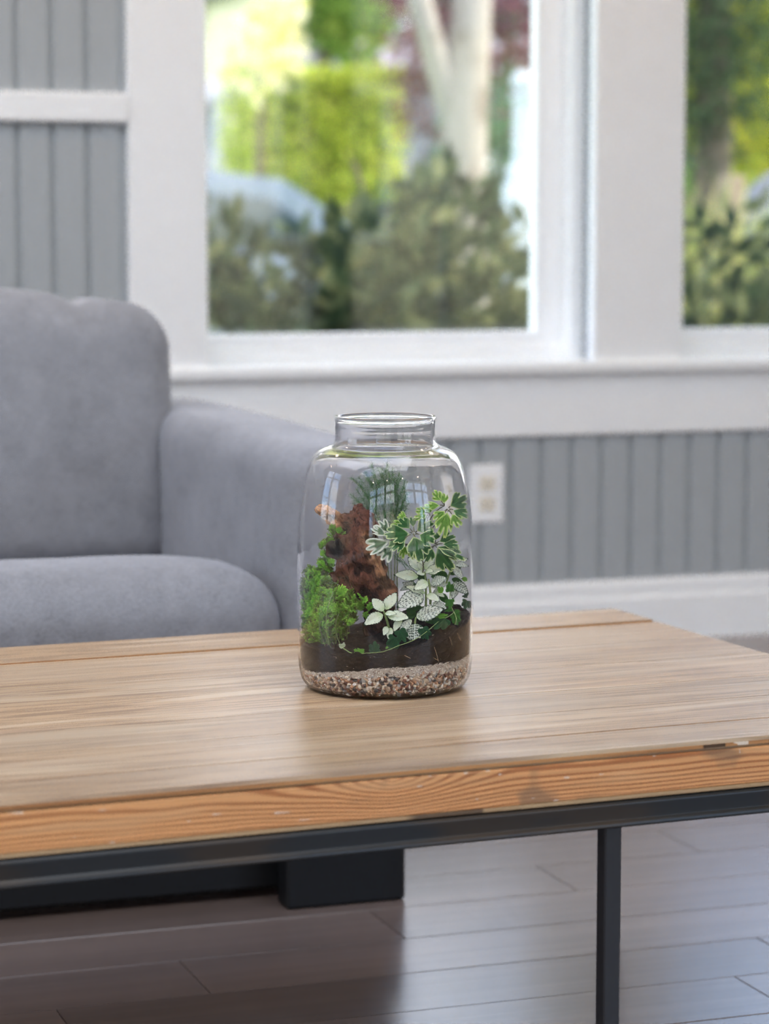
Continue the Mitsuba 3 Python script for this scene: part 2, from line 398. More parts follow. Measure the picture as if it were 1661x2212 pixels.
# ------------------------------------------------------------------ wall outlet
say('wall_outlet', 'white double power outlet on the grey boards low on the window wall', 'outlet')
scr = lambda x0, x1, z0, z1, y0, y1, c=0.0015: cbox(x0, x1, YW - 0.009 - y1, YW - 0.009 - y0, z0, z1, c)
OX, OZ = 1.863, 0.313
part('wall_outlet__plate', scr(OX - 0.0355, OX + 0.0355, OZ - 0.058, OZ + 0.058, -0.002, 0.006, 0.003), white)
ivory = bs('ivory_plastic', principled((0.74, 0.70, 0.60), 0.4))
darkslot = bs('dark_slot', principled((0.06, 0.055, 0.05), 0.6))
for dz in (0.020, -0.020):
    r = part('wall_outlet__receptacle', scr(OX - 0.0165, OX + 0.0165, OZ + dz - 0.0145, OZ + dz + 0.0145, 0.004, 0.0085, 0.002), ivory)
    part(r + '__slots', join([scr(OX - 0.0075, OX - 0.005, OZ + dz - 0.004, OZ + dz + 0.006, 0.0085, 0.0088, 0.0001), scr(OX + 0.005, OX + 0.0075, OZ + dz - 0.004, OZ + dz + 0.006, 0.0085, 0.0088, 0.0001),
                              scr(OX - 0.0025, OX + 0.0025, OZ + dz - 0.0105, OZ + dz - 0.006, 0.0085, 0.0088, 0.0001)]), darkslot)
part('wall_outlet__screw', scr(OX - 0.003, OX + 0.003, OZ - 0.003, OZ + 0.003, 0.006, 0.0072, 0.001), white)

# ------------------------------------------------------------------ coffee table
say('coffee_table', 'low coffee table of worn wood planks with an orange edge on a black frame', 'coffee table')
TL, TRT = -0.86, 0.5945
for k in range(7):
    n0, n1 = EDGES[k], EDGES[k + 1]
    up, xe = (0.0022, TRT - 0.006) if k == 6 else (0.0, TRT - 0.0012 * (k % 3))
    g = 0.00012
    m = cbox(TL, xe, n0 + g, n1 - g, 0.381, 0.390 + up, 0.0005 if 0 < k < 6 else (0.0030 if k == 0 else 0.0012))
    part('coffee_table__plank', m, topm, tw=TABLE)
kk = part('coffee_table__front_board', cbox(TL, TRT - 0.001, 0.0006, 0.030, 0.3488, 0.3813, 0.0012), frontm, tw=TABLE)
say(kk, 'orange pine edge board with flame grain')
part('coffee_table__back_board', cbox(TL, TRT - 0.003, 0.684, 0.7135, 0.3488, 0.3813, 0.0012), frontm, tw=TABLE)
part('coffee_table__end_board', cbox(TRT - 0.032, TRT - 0.002, 0.0305, 0.6835, 0.3488, 0.3813, 0.0012), frontm, tw=TABLE)
part('coffee_table__under_layer', cbox(TL, TRT - 0.002, 0.0012, 0.7125, 0.3450, 0.3487, 0.0008), palem, tw=TABLE)
# steel frame: an angle iron with a rounded upper rim and a small foot
L0, L1 = -0.80, 0.593


def rail(a0, a1, n0, n1, along=True):
    pr = [(0.0042, 0.3446), (0.0022, 0.3438), (0.0008, 0.3424), (0.0002, 0.3408), (0.0004, 0.3395), (0.0006, 0.3284), (0.0002, 0.3276), (-0.0012, 0.3262), (-0.0022, 0.3236), (-0.0020, 0.3222), (-0.0008, 0.3214), (0.022, 0.3214), (0.022, 0.3446)]
    m = extrude(pr, a1 - a0)
    y = m.vertices[:, 0] + n0 if n1 > 0 else n0 - m.vertices[:, 0]
    m.vertices = np.stack([m.vertices[:, 2] + a0, y, m.vertices[:, 1]], -1)
    if m.volume < 0:
        m.invert()
    return m


part('coffee_table__frame_rail', rail(L0, L1, 0.0, 1), steel, smooth=40, tw=TABLE)
part('coffee_table__frame_rail', rail(L0, L1, 0.7146, -1), steel, smooth=40, tw=TABLE)
for a in (L0, 0.19, L1 - 0.022):
    part('coffee_table__cross_bar', cbox(a, a + 0.022, 0.022, 0.6926, 0.3216, 0.344, 0.001), steel, tw=TABLE)
for a, n0 in ((0.2066, 0.003), (-0.56, 0.003), (0.5715, 0.690), (-0.80, 0.690)):
    part('coffee_table__leg', cbox(a, a + 0.0158, n0, n0 + 0.0158, 0.0, 0.3222, 0.0012), legm, tw=TABLE)

# ------------------------------------------------------------------ sofa
say('sofa', 'grey fabric sofa with loose cushions and black block feet under the window wall', 'sofa')
SX0, SX1, SY0, SY1 = -0.95, 1.065, 2.925, 3.93
part('sofa__base', rbox(SX0 + 0.01, SX1 - 0.01, SY0 + 0.02, SY1, 0.15, 0.30, 0.02, 10), sofam, smooth=True)


def arm(x0, x1):
    m = rbox(x0, x1, SY0, SY1 - 0.03, 0.148, 0.566, 0.042, 26)
    v = m.vertices
    v[:, 2] += 0.010 * np.clip((v[:, 2] - 0.4) / 0.18, 0, 1) * np.sin((v[:, 1] - SY0) / 1.0 * 2.6)
    v[:, 0] += 0.004 * (npfbm(v * 7.0, 3, 2) - 0.5) * np.clip((v[:, 2] - 0.2) / 0.1, 0, 1)
    return m


for a0, a1 in ((0.908, SX1), (SX0, SX0 + 0.157)):
    part('sofa__arm', arm(a0, a1), sofam, smooth=True)
part('sofa__back', rbox(SX0 + 0.16, 0.91, SY1 - 0.22, SY1 + 0.02, 0.16, 0.56, 0.05, 20), sofam, smooth=True)


def seat_cushion(x0, x1):
    m = rbox(x0, x1, SY0 + 0.005, 3.66, 0.275, 0.405, 0.05, 40)
    v = m.vertices
    u = np.clip((v[:, 0] - x0) / (x1 - x0), 0, 1)
    w = np.clip((v[:, 1] - SY0) / (3.66 - SY0), 0, 1)
    top = np.clip((v[:, 2] - 0.30) / 0.105, 0, 1)
    crown = (1 - np.abs(2 * u - 1) ** 7.0)
    hill = np.interp(w, [0, 0.05, 0.13, 0.22, 0.4, 0.7, 1.0], [0.6, 0.88, 1.0, 0.97, 0.55, -0.3, -0.9])
    v[:, 2] += (0.031 * np.maximum(hill, 0) * crown - 0.004 - 0.078 * np.clip((w - 0.20) / 0.55, 0, 1)) * top
    v[:, 1] -= 0.014 * (1 - np.abs(2 * u - 1) ** 2.5) * (w < 0.3) * np.sin(np.pi * np.clip((v[:, 2] - 0.275) / 0.16, 0, 1))
    v[:, 2] += 0.004 * (npfbm(v * 6, 3, 5) - 0.5) * top
    return m


part('sofa__seat_cushion', seat_cushion(0.062, 0.914), sofam, smooth=True)
part('sofa__seat_cushion', seat_cushion(-0.797, 0.056), sofam, smooth=True)


def back_cushion(x0, x1, dents):
    m = rbox(x0, x1, 3.53, 3.73, 0.345, 0.715, 0.055, 44)
    v = m.vertices
    u = np.clip((v[:, 0] - x0) / (x1 - x0), 0, 1)
    h = np.clip((v[:, 2] - 0.345) / 0.37, 0, 1)
    belly = (1 - np.abs(2 * u - 1) ** 3) * np.sin(np.pi * np.clip(h, 0, 1)) ** 0.7
    v[:, 1] += np.where(v[:, 1] < 3.63, -0.034, 0.034) * belly
    top = np.clip((h - 0.6) / 0.4, 0, 1)
    v[:, 2] += 0.030 * top * (1 - np.abs(2 * u - 1) ** 4)
    for xd, dep, wd in dents:
        v[:, 2] -= dep * top ** 2 * np.exp(-np.abs((v[:, 0] - xd) / wd) ** 1.3)
    v[:, 2] += 0.005 * top * np.clip((0.806 - v[:, 0]) / 0.10, 0, 1)
    v[:, 1] += 0.006 * (npfbm(v * np.array([9, 3, 4]), 3, 8) - 0.5)
    lean = (v[:, 2] - 0.39) * 0.12
    v[:, 1] += lean
    return m


part('sofa__back_cushion', back_cushion(0.085, 0.942, [(0.806, 0.017, 0.016)]), sofam, smooth=True)
part('sofa__back_cushion', back_cushion(-0.795, 0.078, [(-0.2, 0.015, 0.03)]), sofam, smooth=True)
part('sofa__shade_board', cbox(SX0 + 0.12, 1.03, 2.99, 3.84, 0.012, 0.155, 0.004), black)  # added black board standing in for the deep shade under the sofa
for x0, x1 in ((0.905, 1.060), (-0.945, -0.79)):
    for y0 in (2.922, 3.86):
        part('sofa__foot', cbox(x0, x1, y0, y0 + 0.042, 0.0, 0.152, 0.004), black)

# ------------------------------------------------------------------ pendant lamps (behind the camera, seen in the glass)
bulbm = {'type': 'area', 'radiance': {'type': 'rgb', 'value': [5.0, 3.3, 1.9]}}
brass = bs('brass', principled((0.55, 0.40, 0.18), 0.3, metallic=1.0))
bulbb = bs('bulb_white', principled((0.8, 0.8, 0.75), 0.3))
for k, (x, y, where) in enumerate([(-1.6, -0.9, 'by the left end of the front windows'), (-0.2, -1.1, 'before the third front window from the left'), (1.2, -0.9, 'between the two groups of front windows'), (2.6, -0.6, 'before the fourth front window from the left'), (0.35, 4.0, 'above the back of the sofa'), (2.2, 4.05, 'above the post between the two windows'), (-1.9, 3.75, 'left of the sofa near the window wall'), (3.2, 1.4, 'to the right of the added skylights')]):
    key = free('pendant_lamp')
    say(key, 'pendant lamp with a round bulb ' + where, 'lamp', 'pendant lamps over the room')
    put(key + '__bulb', {**ply(trimesh.creation.icosphere(3, 0.045), bulbb, smooth=True), 'emitter': bulbm}, None, trimesh.transformations.translation_matrix((x, y, 2.25)))
    part(key + '__socket', lathe([(0, 2.36), (0.022, 2.36), (0.024, 2.29), (0.0, 2.288)], 20), brass, smooth=40, tw=trimesh.transformations.translation_matrix((x, y, 0)))
    part(key + '__cord', tube([(x, y, 2.355), (x, y, 2.948)], 0.003, 6), black)
    part(key + '__canopy', lathe([(0, 2.949), (0.05, 2.949), (0.05, 2.94), (0.01, 2.925), (0, 2.925)], 24), brass, smooth=40, tw=trimesh.transformations.translation_matrix((x, y, 0)))

# ------------------------------------------------------------------ the glass jar
JAR = frame_at([0.8142, 2.3036, 0.3902], RGT, FWD, UPZ)   # jar frame: x to the photo's right, y away, z up
JMM = JAR @ np.diag([0.001, 0.001, 0.001, 1.0])           # the same in millimetres
from scipy.interpolate import CubicSpline, PchipInterpolator
ctrl = np.array([(0.0, 0.0012), (0.040, 0.0008), (0.0640, 0.0), (0.0715, 0.0010), (0.0782, 0.0050), (0.0820, 0.0120), (0.0842, 0.026), (0.0851, 0.050), (0.0853, 0.083), (0.0852, 0.112), (0.0850, 0.137), (0.0840, 0.1595),
                 (0.0816, 0.1835), (0.0772, 0.2065), (0.0736, 0.2175), (0.0700, 0.2244), (0.0642, 0.2300), (0.0577, 0.2333), (0.0523, 0.2355), (0.0494, 0.2378), (0.0483, 0.2412), (0.0480, 0.2470), (0.0479, 0.2560), (0.0480, 0.2598)])
s = np.r_[0, np.cumsum(np.linalg.norm(np.diff(ctrl, axis=0), axis=1))]
u = np.unique(np.r_[np.linspace(0, s[-1], 110), np.linspace(s[3] * 0.9, s[6], 22), np.linspace(s[12], s[21], 60)])
outer = np.stack([PchipInterpolator(s, ctrl[:, 0])(u), PchipInterpolator(s, ctrl[:, 1])(u)], 1)
for _ in range(3):
    outer[1:-1] = 0.25 * outer[:-2] + 0.5 * outer[1:-1] + 0.25 * outer[2:]
tg = np.gradient(outer, axis=0)
tg /= np.linalg.norm(tg, axis=1, keepdims=True)
inner = outer + np.stack([-tg[:, 1], tg[:, 0]], 1) * np.interp(outer[:, 1], [0, 0.03, 0.22, 0.24], [0.0030, 0.0022, 0.0022, 0.0026])[:, None]
inner = inner[inner[:, 1] > 0.0065]
corner = np.array([(0.0, 0.0050), (0.03, 0.0049), (0.060, 0.0047), (0.0690, 0.0052)])
bead = [(0.0480 + 0.0002 + 0.0023 * math.sin(a) - 0.0012, 0.2614 - 0.0023 * math.cos(a)) for a in np.linspace(0.5, 2 * math.pi - 0.5, 20)]
profile = np.vstack([outer[:-1], bead, inner[::-1][2:], corner[::-1]])
profile[0, 0] = profile[-1, 0] = 0.0
RIN = lambda z: np.interp(z, np.r_[0.0047, 0.0055, inner[:, 1]], np.r_[0.066, 0.0715, inner[:, 0]])
say('glass_jar', 'clear glass terrarium jar with a wide open neck standing on the coffee table', 'jar')
part('glass_jar', lathe(profile, 144), glass, smooth=True, tw=JAR)


def smooth01(a, b, x):
    t = np.clip((x - a) / (b - a), 0, 1)
    return t * t * (3 - 2 * t)


def h_peb(x, y):
    return 0.0250 + np.minimum(x, 0) * 0.085 + 0.002 * (npfbm(np.stack([x * 60, y * 60, x * 0], -1), 3, 1) - 0.5)


def h_sand(x, y):
    return 0.0325 + np.minimum(x, 0) * 0.135 + np.maximum(x, 0) * 0.03 + 0.0035 * (npfbm(np.stack([x * 45, y * 45, x * 0 + 2], -1), 3, 2) - 0.5)


def h_soil(x, y):
    h = 0.0425 + 0.013 * smooth01(-0.01, 0.08, x) + 0.018 * smooth01(-0.075, -0.01, y) * smooth01(-0.06, 0.02, x) + 0.004 * smooth01(0.0, -0.08, x) * smooth01(-0.07, -0.02, y)
    return h + 0.008 * (npfbm(np.stack([x * 110, y * 110, x * 0 + 5], -1), 4, 3) - 0.5)


def layer(hb, ht, gap, rough, seed, na=220, ns=14, nr=46):
    """A layer of fill between two height fields, pressed against the glass."""
    ang = np.arange(na) * 2 * np.pi / na
    rows = []
    for t in np.linspace(0, 1, ns):
        x, y = 0.08 * np.cos(ang), 0.08 * np.sin(ang)
        z = hb(x, y) * (1 - t) + ht(x, y) * t
        r = RIN(z) - gap - rough * npfbm(np.stack([np.cos(ang) * 60, np.sin(ang) * 60, z * 700], -1), 3, seed)
        rows.append(np.stack([r * np.cos(ang), r * np.sin(ang), z], -1))
    edge = rows[-1]
    for t in np.linspace(1, 0, nr)[1:]:
        p = edge * t
        z = ht(p[:, 0], p[:, 1])
        rows.append(np.stack([p[:, 0], p[:, 1], z], -1))
    v = np.vstack(rows)
    k, j = np.meshgrid(np.arange(len(rows) - 1), np.arange(na), indexing='ij')
    q = np.stack([k * na + j, k * na + (j + 1) % na, (k + 1) * na + (j + 1) % na, (k + 1) * na + j], -1).reshape(-1, 4)
    return trimesh.Trimesh(v, np.vstack([q[:, [0, 1, 2]], q[:, [0, 2, 3]]]), process=False)


def jar_local(p):
    q = p - mi.Point3f(*[float(x) for x in JAR[:3, 3]])
    return q


def sand_fn(p, n, uv):
    a = cell_rand(p.x * 1500, p.y * 1500, p.z * 1500)
    b = cell_rand(p.x * 900 + 50, p.y * 900, p.z * 900)
    c = mix((0.31, 0.255, 0.205), (0.50, 0.44, 0.37), a)
    c = mix(c, (0.22, 0.15, 0.11), smoothstep(0.84, 0.86, b))
    return mix(c, (0.72, 0.68, 0.62), smoothstep(0.9, 0.92, cell_rand(p.x * 1100, p.y * 1100 + 9, p.z * 1100)))


def soil_fn(p, n, uv):
    a = mikit.fbm(p.x * 500, p.y * 500, p.z * 500)
    b = mikit.fbm(p.x * 70, p.y * 70, p.z * 70)
    c = mix((0.003, 0.0028, 0.003), (0.018, 0.0125, 0.010), smoothstep(0.35, 0.8, a) * (0.4 + b))
    return mix(c, (0.26, 0.22, 0.18), smoothstep(0.93, 0.96, mikit.noise(p.x * 620, p.y * 620, p.z * 620)))


sandm = bs('sand_grains', principled(proc(sand_fn), 0.7))
soilm = bs('potting_soil', principled(proc(soil_fn), 0.85, specular=0.06))
say('sand_layer', 'thin band of beige sand in the glass jar between the gravel and the dark soil', 'sand', kind='stuff')
part('sand_layer', layer(lambda x, y: h_peb(x, y) - 0.001, h_sand, 0.0005, 0.0009, 3), sandm, smooth=True, tw=JAR)
say('potting_soil', 'dark brown potting soil sloping up to the right inside the glass jar', 'soil', kind='stuff')
part('potting_soil', layer(lambda x, y: h_sand(x, y) - 0.001, h_soil, 0.0004, 0.0010, 4, ns=30), soilm, smooth=True, tw=JAR)
rootm = bs('root', principled((0.38, 0.27, 0.17), 0.7))
for a0, z0, a1, z1 in ((-0.98, 0.050, -0.92, 0.036), (-0.93, 0.037, -0.99, 0.040), (-0.60, 0.060, -0.52, 0.052), (-1.35, 0.044, -1.28, 0.041), (-0.75, 0.058, -0.70, 0.049)):
    pts = [((RIN(z) - 0.0006) * math.cos(a), (RIN(z) - 0.0006) * math.sin(a), z) for a, z in zip(np.linspace(a0, a1, 5), np.linspace(z0, z1, 5))]
    part('potting_soil__root', tube(pts, 0.00022, 5, 12), rootm, smooth=True, tw=JAR)

# gravel: pebbles pressed against the glass, one by one, and the rest behind them
PEB = [(0.42, 0.30, 0.22), (0.20, 0.075, 0.048), (0.56, 0.50, 0.43), (0.055, 0.045, 0.045), (0.34, 0.19, 0.11), (0.45, 0.25, 0.15), (0.30, 0.28, 0.26), (0.68, 0.58, 0.46), (0.11, 0.045, 0.035), (0.48, 0.36, 0.25), (0.74, 0.71, 0.66)]
pebm = [bs('pebble_%d' % k, {'type': 'principled', 'base_color': {'type': 'rgb', 'value': list(c)}, 'roughness': 0.35, 'specular': 0.5}) for k, c in enumerate(PEB)]


def pebble_mesh(seed):
    m = trimesh.creation.icosphere(2, 1.0)
    v = m.vertices
    d = 0.75 + 0.5 * npfbm(v * 1.1 + seed * 3.7, 3, seed)
    m.vertices = v * d[:, None] * np.array([1.0, 0.8, 0.68])
    return m


pebs = [ply(pebble_mesh(k), pebm[0], smooth=True) for k in range(7)]
say('gravel_layer', 'layer of small mixed brown, grey and cream pebbles at the bottom of the glass jar', 'gravel')
prng = np.random.default_rng(3)


def rand_rot(r):
    q = r.normal(size=4)
    return trimesh.transformations.quaternion_matrix(q / np.linalg.norm(q))[:3, :3]


placed, loose = [], []
for row in range(11):
    z = 0.0072 + row * 0.0021
    n = 116
    for k in range(n):
        a = 2 * math.pi * (k + 0.5 * (row % 2) + prng.uniform(-0.25, 0.25)) / n
        sz = prng.uniform(0.0017, 0.0031)
        zz = z + prng.uniform(-0.0006, 0.0006)
        r = RIN(zz) - sz * prng.uniform(0.80, 1.05) - 0.0004
        x, y = r * math.cos(a), r * math.sin(a)
        top = float(h_peb(np.array([x]), np.array([y]))[0])
        if zz - 0.4 * sz > top:
            continue
        placed.append((x, y, zz, sz))
order = prng.permutation(len(placed))
for i in order:
    x, y, z, sz = placed[i]
    m = np.eye(4)
    m[:3, :3] = rand_rot(prng) * sz * np.array([1.15, 1.0, 0.9])
    m[:3, 3] = (x, y, z)
    w = int(prng.choice(11, p=[.12, .12, .11, .08, .10, .10, .09, .10, .07, .07, .04]))
    front = y < -0.012
    if front and len([1 for q in scene if q.startswith('gravel_layer__pebble')]) < 295 and abs(x) < 0.081:
        put('gravel_layer__pebble', pebs[int(prng.integers(7))], pebm[w], JAR @ m)
    else:
        pm = pebble_mesh(int(prng.integers(7)))
        pm.vertices = pm.vertices @ m[:3, :3].T + m[:3, 3]
        loose.append((w, pm))
core = layer(lambda x, y: x * 0 + 0.0056, lambda x, y: h_peb(x, y) - 0.0005, 0.0026, 0.0012, 9, ns=8, nr=10)
key = part('gravel_layer__loose_gravel', core, pebm[1], smooth=True, tw=JAR)
say(key, 'pebbles packed behind the front ones', kind='stuff')
for w in range(11):
    ms = [pm for ww, pm in loose if ww == w]
    if ms:
        kk = 'gravel_layer__loose_gravel__%03d' % (w + 1)
        part(kk, join(ms), pebm[w], smooth=True, tw=JAR)

# ------------------------------------------------------------------ driftwood
say('driftwood', 'leaning chunk of reddish brown driftwood with a dark hollow inside the glass jar', 'driftwood')


def segs(pts, rads):
    out = []
    sp = [m3.Manifold.sphere(1.0, 20).scale([r, r * 0.8, r]).translate(list(p)) for p, r in zip(pts, rads)]
    for a, b in zip(sp[:-1], sp[1:]):
        out.append((a + b).hull())
    return out


W = []
W += segs([(-58, -6, 171.5), (-47, -4, 164.5), (-33, 0, 158.5)], [6.6, 8.0, 9.5])
W += segs([(-27, 4, 169), (-25, 0, 160), (-23, -4, 150), (-23, -8, 134), (-21, -10, 114), (-16, -12, 100)], [7.5, 10.5, 13.5, 15, 18, 17])
W += segs([(-28, 5, 172), (-25, 5, 177)], [4.5, 3.0])
W += segs([(-18, 0, 162), (-12, 2, 152), (-10, -4, 140)], [5.5, 7, 8])
W += segs([(-20, -12, 146), (-14, -17, 136), (-9, -21, 120), (-3, -22, 103), (2, -20, 91), (4, -18, 82)], [6.5, 8, 9, 9, 8, 7])
W += segs([(-44, -2, 127), (-39, -5, 112), (-31, -9, 99)], [5, 9, 10])
W += segs([(-49, 0, 111), (-43, -2, 108)], [4, 7])
W += segs([(-24, -20, 118), (-21, -22, 110)], [8.5, 9])
W += segs([(-12, -20, 101), (-8, -19, 94)], [9.5, 9])
W += segs([(0, -18, 95), (-5, -15, 78), (-8, -13, 58)], [13, 14, 15])
W += segs([(-30, -16, 130), (-28, -18, 124)], [7, 7.5])
wood = sum(W[1:], W[0])
hole = segs([(-47, -15, 145), (-45, -15, 137)], [4.5, 6.0])[0] + segs([(-45, -15, 137), (-43, -16, 129)], [6.0, 4.5])[0]
wood = wood + m3.Manifold.sphere(1.0, 20).scale([15, 9, 16]).translate([-40, -4, 137])
wood = wood - hole
wm = wood.refine_to_length(1.05).to_mesh()
m = trimesh.Trimesh(wm.vert_properties[:, :3], wm.tri_verts, process=True)
trimesh.smoothing.filter_taubin(m, iterations=14)
v = m.vertices.copy()
nrm = m.vertex_normals
ax = np.array([0.33, -0.12, -0.93])
al = v @ ax
side = v - al[:, None] * ax
g1 = npfbm(np.stack([side[:, 0] * 0.42, side[:, 1] * 0.42, al * 0.055 + npfbm(v * 0.06, 3, 1) * 2], -1), 4, 11)
g2 = npfbm(v * 0.13, 4, 21)
g3 = npfbm(np.stack([side[:, 0] * 1.1, side[:, 1] * 1.1, al * 0.11], -1), 3, 14)
v += nrm * ((g1 - 0.5) * 5.0 + (npfbm(v * 0.075, 2, 77) - 0.5) * 13.0 + (g2 - 0.5) * 6.0 + (g3 - 0.5) * 2.2 - 1.5 * np.exp(-(np.abs(npfbm(np.stack([side[:, 0] * 0.5, side[:, 1] * 0.5, al * 0.05], -1), 3, 55) - 0.5) / 0.025) ** 2))[:, None]
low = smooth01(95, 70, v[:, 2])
tan_band = np.exp(-((v[:, 0] - (-16 + (146 - v[:, 2]) * 0.40)) / 6.5) ** 2) * smooth01(88, 108, v[:, 2]) * smooth01(158, 146, v[:, 2])
tan_stub = smooth01(-38, -48, v[:, 0]) * smooth01(148, 156, v[:, 2])
grain = npfbm(np.stack([side[:, 0] * 1.6, side[:, 1] * 1.6, al * 0.08], -1), 4, 31)
base = np.array([0.108, 0.040, 0.024])
col = base * (0.55 + 0.95 * grain)[:, None]
light = np.clip(tan_band + tan_stub, 0, 1) * smooth01(0.30, 0.55, grain + 0.12)
col = col * (1 - light[:, None]) + np.array([0.50, 0.265, 0.14]) * (0.7 + 0.6 * grain)[:, None] * light[:, None]
red = smooth01(0.5, 0.7, g2)
col *= (1 - 0.25 * red)[:, None] * np.array([1, 1, 1.0])
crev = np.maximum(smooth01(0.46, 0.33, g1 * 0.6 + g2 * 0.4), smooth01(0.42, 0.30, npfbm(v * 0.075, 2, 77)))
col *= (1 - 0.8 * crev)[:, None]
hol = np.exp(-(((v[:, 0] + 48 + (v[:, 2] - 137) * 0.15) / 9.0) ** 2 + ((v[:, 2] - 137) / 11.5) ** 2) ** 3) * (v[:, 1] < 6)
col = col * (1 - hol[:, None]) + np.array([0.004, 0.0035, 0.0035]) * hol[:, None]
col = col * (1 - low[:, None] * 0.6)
m2 = trimesh.Trimesh(v, m.faces, process=False)
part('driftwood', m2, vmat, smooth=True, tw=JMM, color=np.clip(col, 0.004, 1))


# ------------------------------------------------------------------ leaves
def leaf_frame(b, t, wid, roll=0.0, grow=1.0, nrm=(0.0, -0.84, 0.54)):
    """Transform (jar millimetres) of a unit leaf from base b to tip t."""
    b, t = np.array(b, float), np.array(t, float)
    r = math.hypot(t[0], t[1])
    if r > 79:
        t[:2] *= 79 / r
    d = (t - b) * grow
    L = np.linalg.norm(d)
    ex = d / L
    n = np.array(nrm) - ex * (ex @ np.array(nrm))
    n /= np.linalg.norm(n)
    ey = np.cross(n, ex)
    c, s_ = math.cos(roll), math.sin(roll)
    ey, n = ey * c + n * s_, n * c - ey * s_
    return frame_at(b, ex * L, ey * L * wid, n * L)


def oval_leaf(kind, seed, droop=0.22, nx=46, nv=27):
    """Unit leaf along x with half width 0.5 (scaled by the frame); pattern of pale veins."""
    x = np.linspace(0, 1, nx)[:, None]
    vv = np.linspace(-1, 1, nv)[None, :]
    hw = 0.5 * np.sin(np.pi * np.clip(x, 0, 1) ** 0.82) ** 0.80 * (1 - 0.25 * x ** 3) + 0.004
    hw = hw * (1 + 0.06 * np.sin(x * 60 + seed))
    Y = hw * vv
    X = x + 0 * vv
    rr = np.random.default_rng(seed)
    Z = -droop * (X ** 2 - 0.3 * X) + 0.22 * np.abs(Y) - 0.10 * np.abs(vv) ** 3 * hw + 0.022 * np.sin(X * 13 + seed) * np.abs(vv)
    a, bq = X - 0.42 * np.abs(vv) * hw * 2, np.abs(vv) * hw * 2
    pts = []
    for sgn in (-1, 1):
        for i in range(13):
            for j in range(5):
                pts.append((-0.5 + i * 0.115 + 0.055 * (j % 2) + rr.uniform(-.035, .035), sgn * (0.10 + 0.185 * j + rr.uniform(-.04, .04))))
    from scipy.spatial import cKDTree
    tr = cKDTree(np.array(pts) * np.array([1, 0.62]))
    q = np.stack([a.ravel(), (np.sign(vv + 1e-9) * bq).ravel() * 0.62], -1)
    d, _ = tr.query(q, k=2)
    gap = (d[:, 1] - d[:, 0]).reshape(X.shape)
    th = {1: 0.082, 2: 0.046, 3: 0.025, 4: -1}[kind]
    wt = 1 - smooth01(th, th + 0.014, gap)
    if kind == 1:
        wt = np.maximum(wt, smooth01(0.42, 0.15, np.abs(vv)) * 0.95)
    wt = np.maximum(wt, smooth01(0.085, 0.045, np.abs(vv) * (hw * 2)) * (kind != 4))
    edge = np.minimum((1 - np.abs(vv)) * hw, (1 - X) * 0.5)
    wt = wt * smooth01(0.030, 0.050, edge + (0 if kind != 3 else -0.02))
    pale = {1: np.array([0.80, 0.86, 0.68]), 2: np.array([0.82, 0.86, 0.76]), 3: np.array([0.84, 0.87, 0.78]), 4: np.array([0.1, 0.2, 0.05])}[kind]
    lime = np.array([0.42, 0.58, 0.20])
    yl = smooth01(0.40, 0.0, X)[..., None] * (0.6 if kind == 1 else 0.2)
    green = np.array([0.014, 0.045, 0.018]) if kind != 4 else np.array([0.035, 0.10, 0.028])
    col = (pale * (1 - yl) + lime * yl) * wt[..., None] + green * (1 - wt[..., None])
    k, j = np.meshgrid(np.arange(nx - 1), np.arange(nv - 1), indexing='ij')
    f = np.stack([k * nv + j, (k + 1) * nv + j, (k + 1) * nv + j + 1, k * nv + j + 1], -1).reshape(-1, 4)
    v = np.stack([X, Y, Z], -1).reshape(-1, 3)
    return ply((v, f), leafm, smooth=True, color=col.reshape(-1, 3))


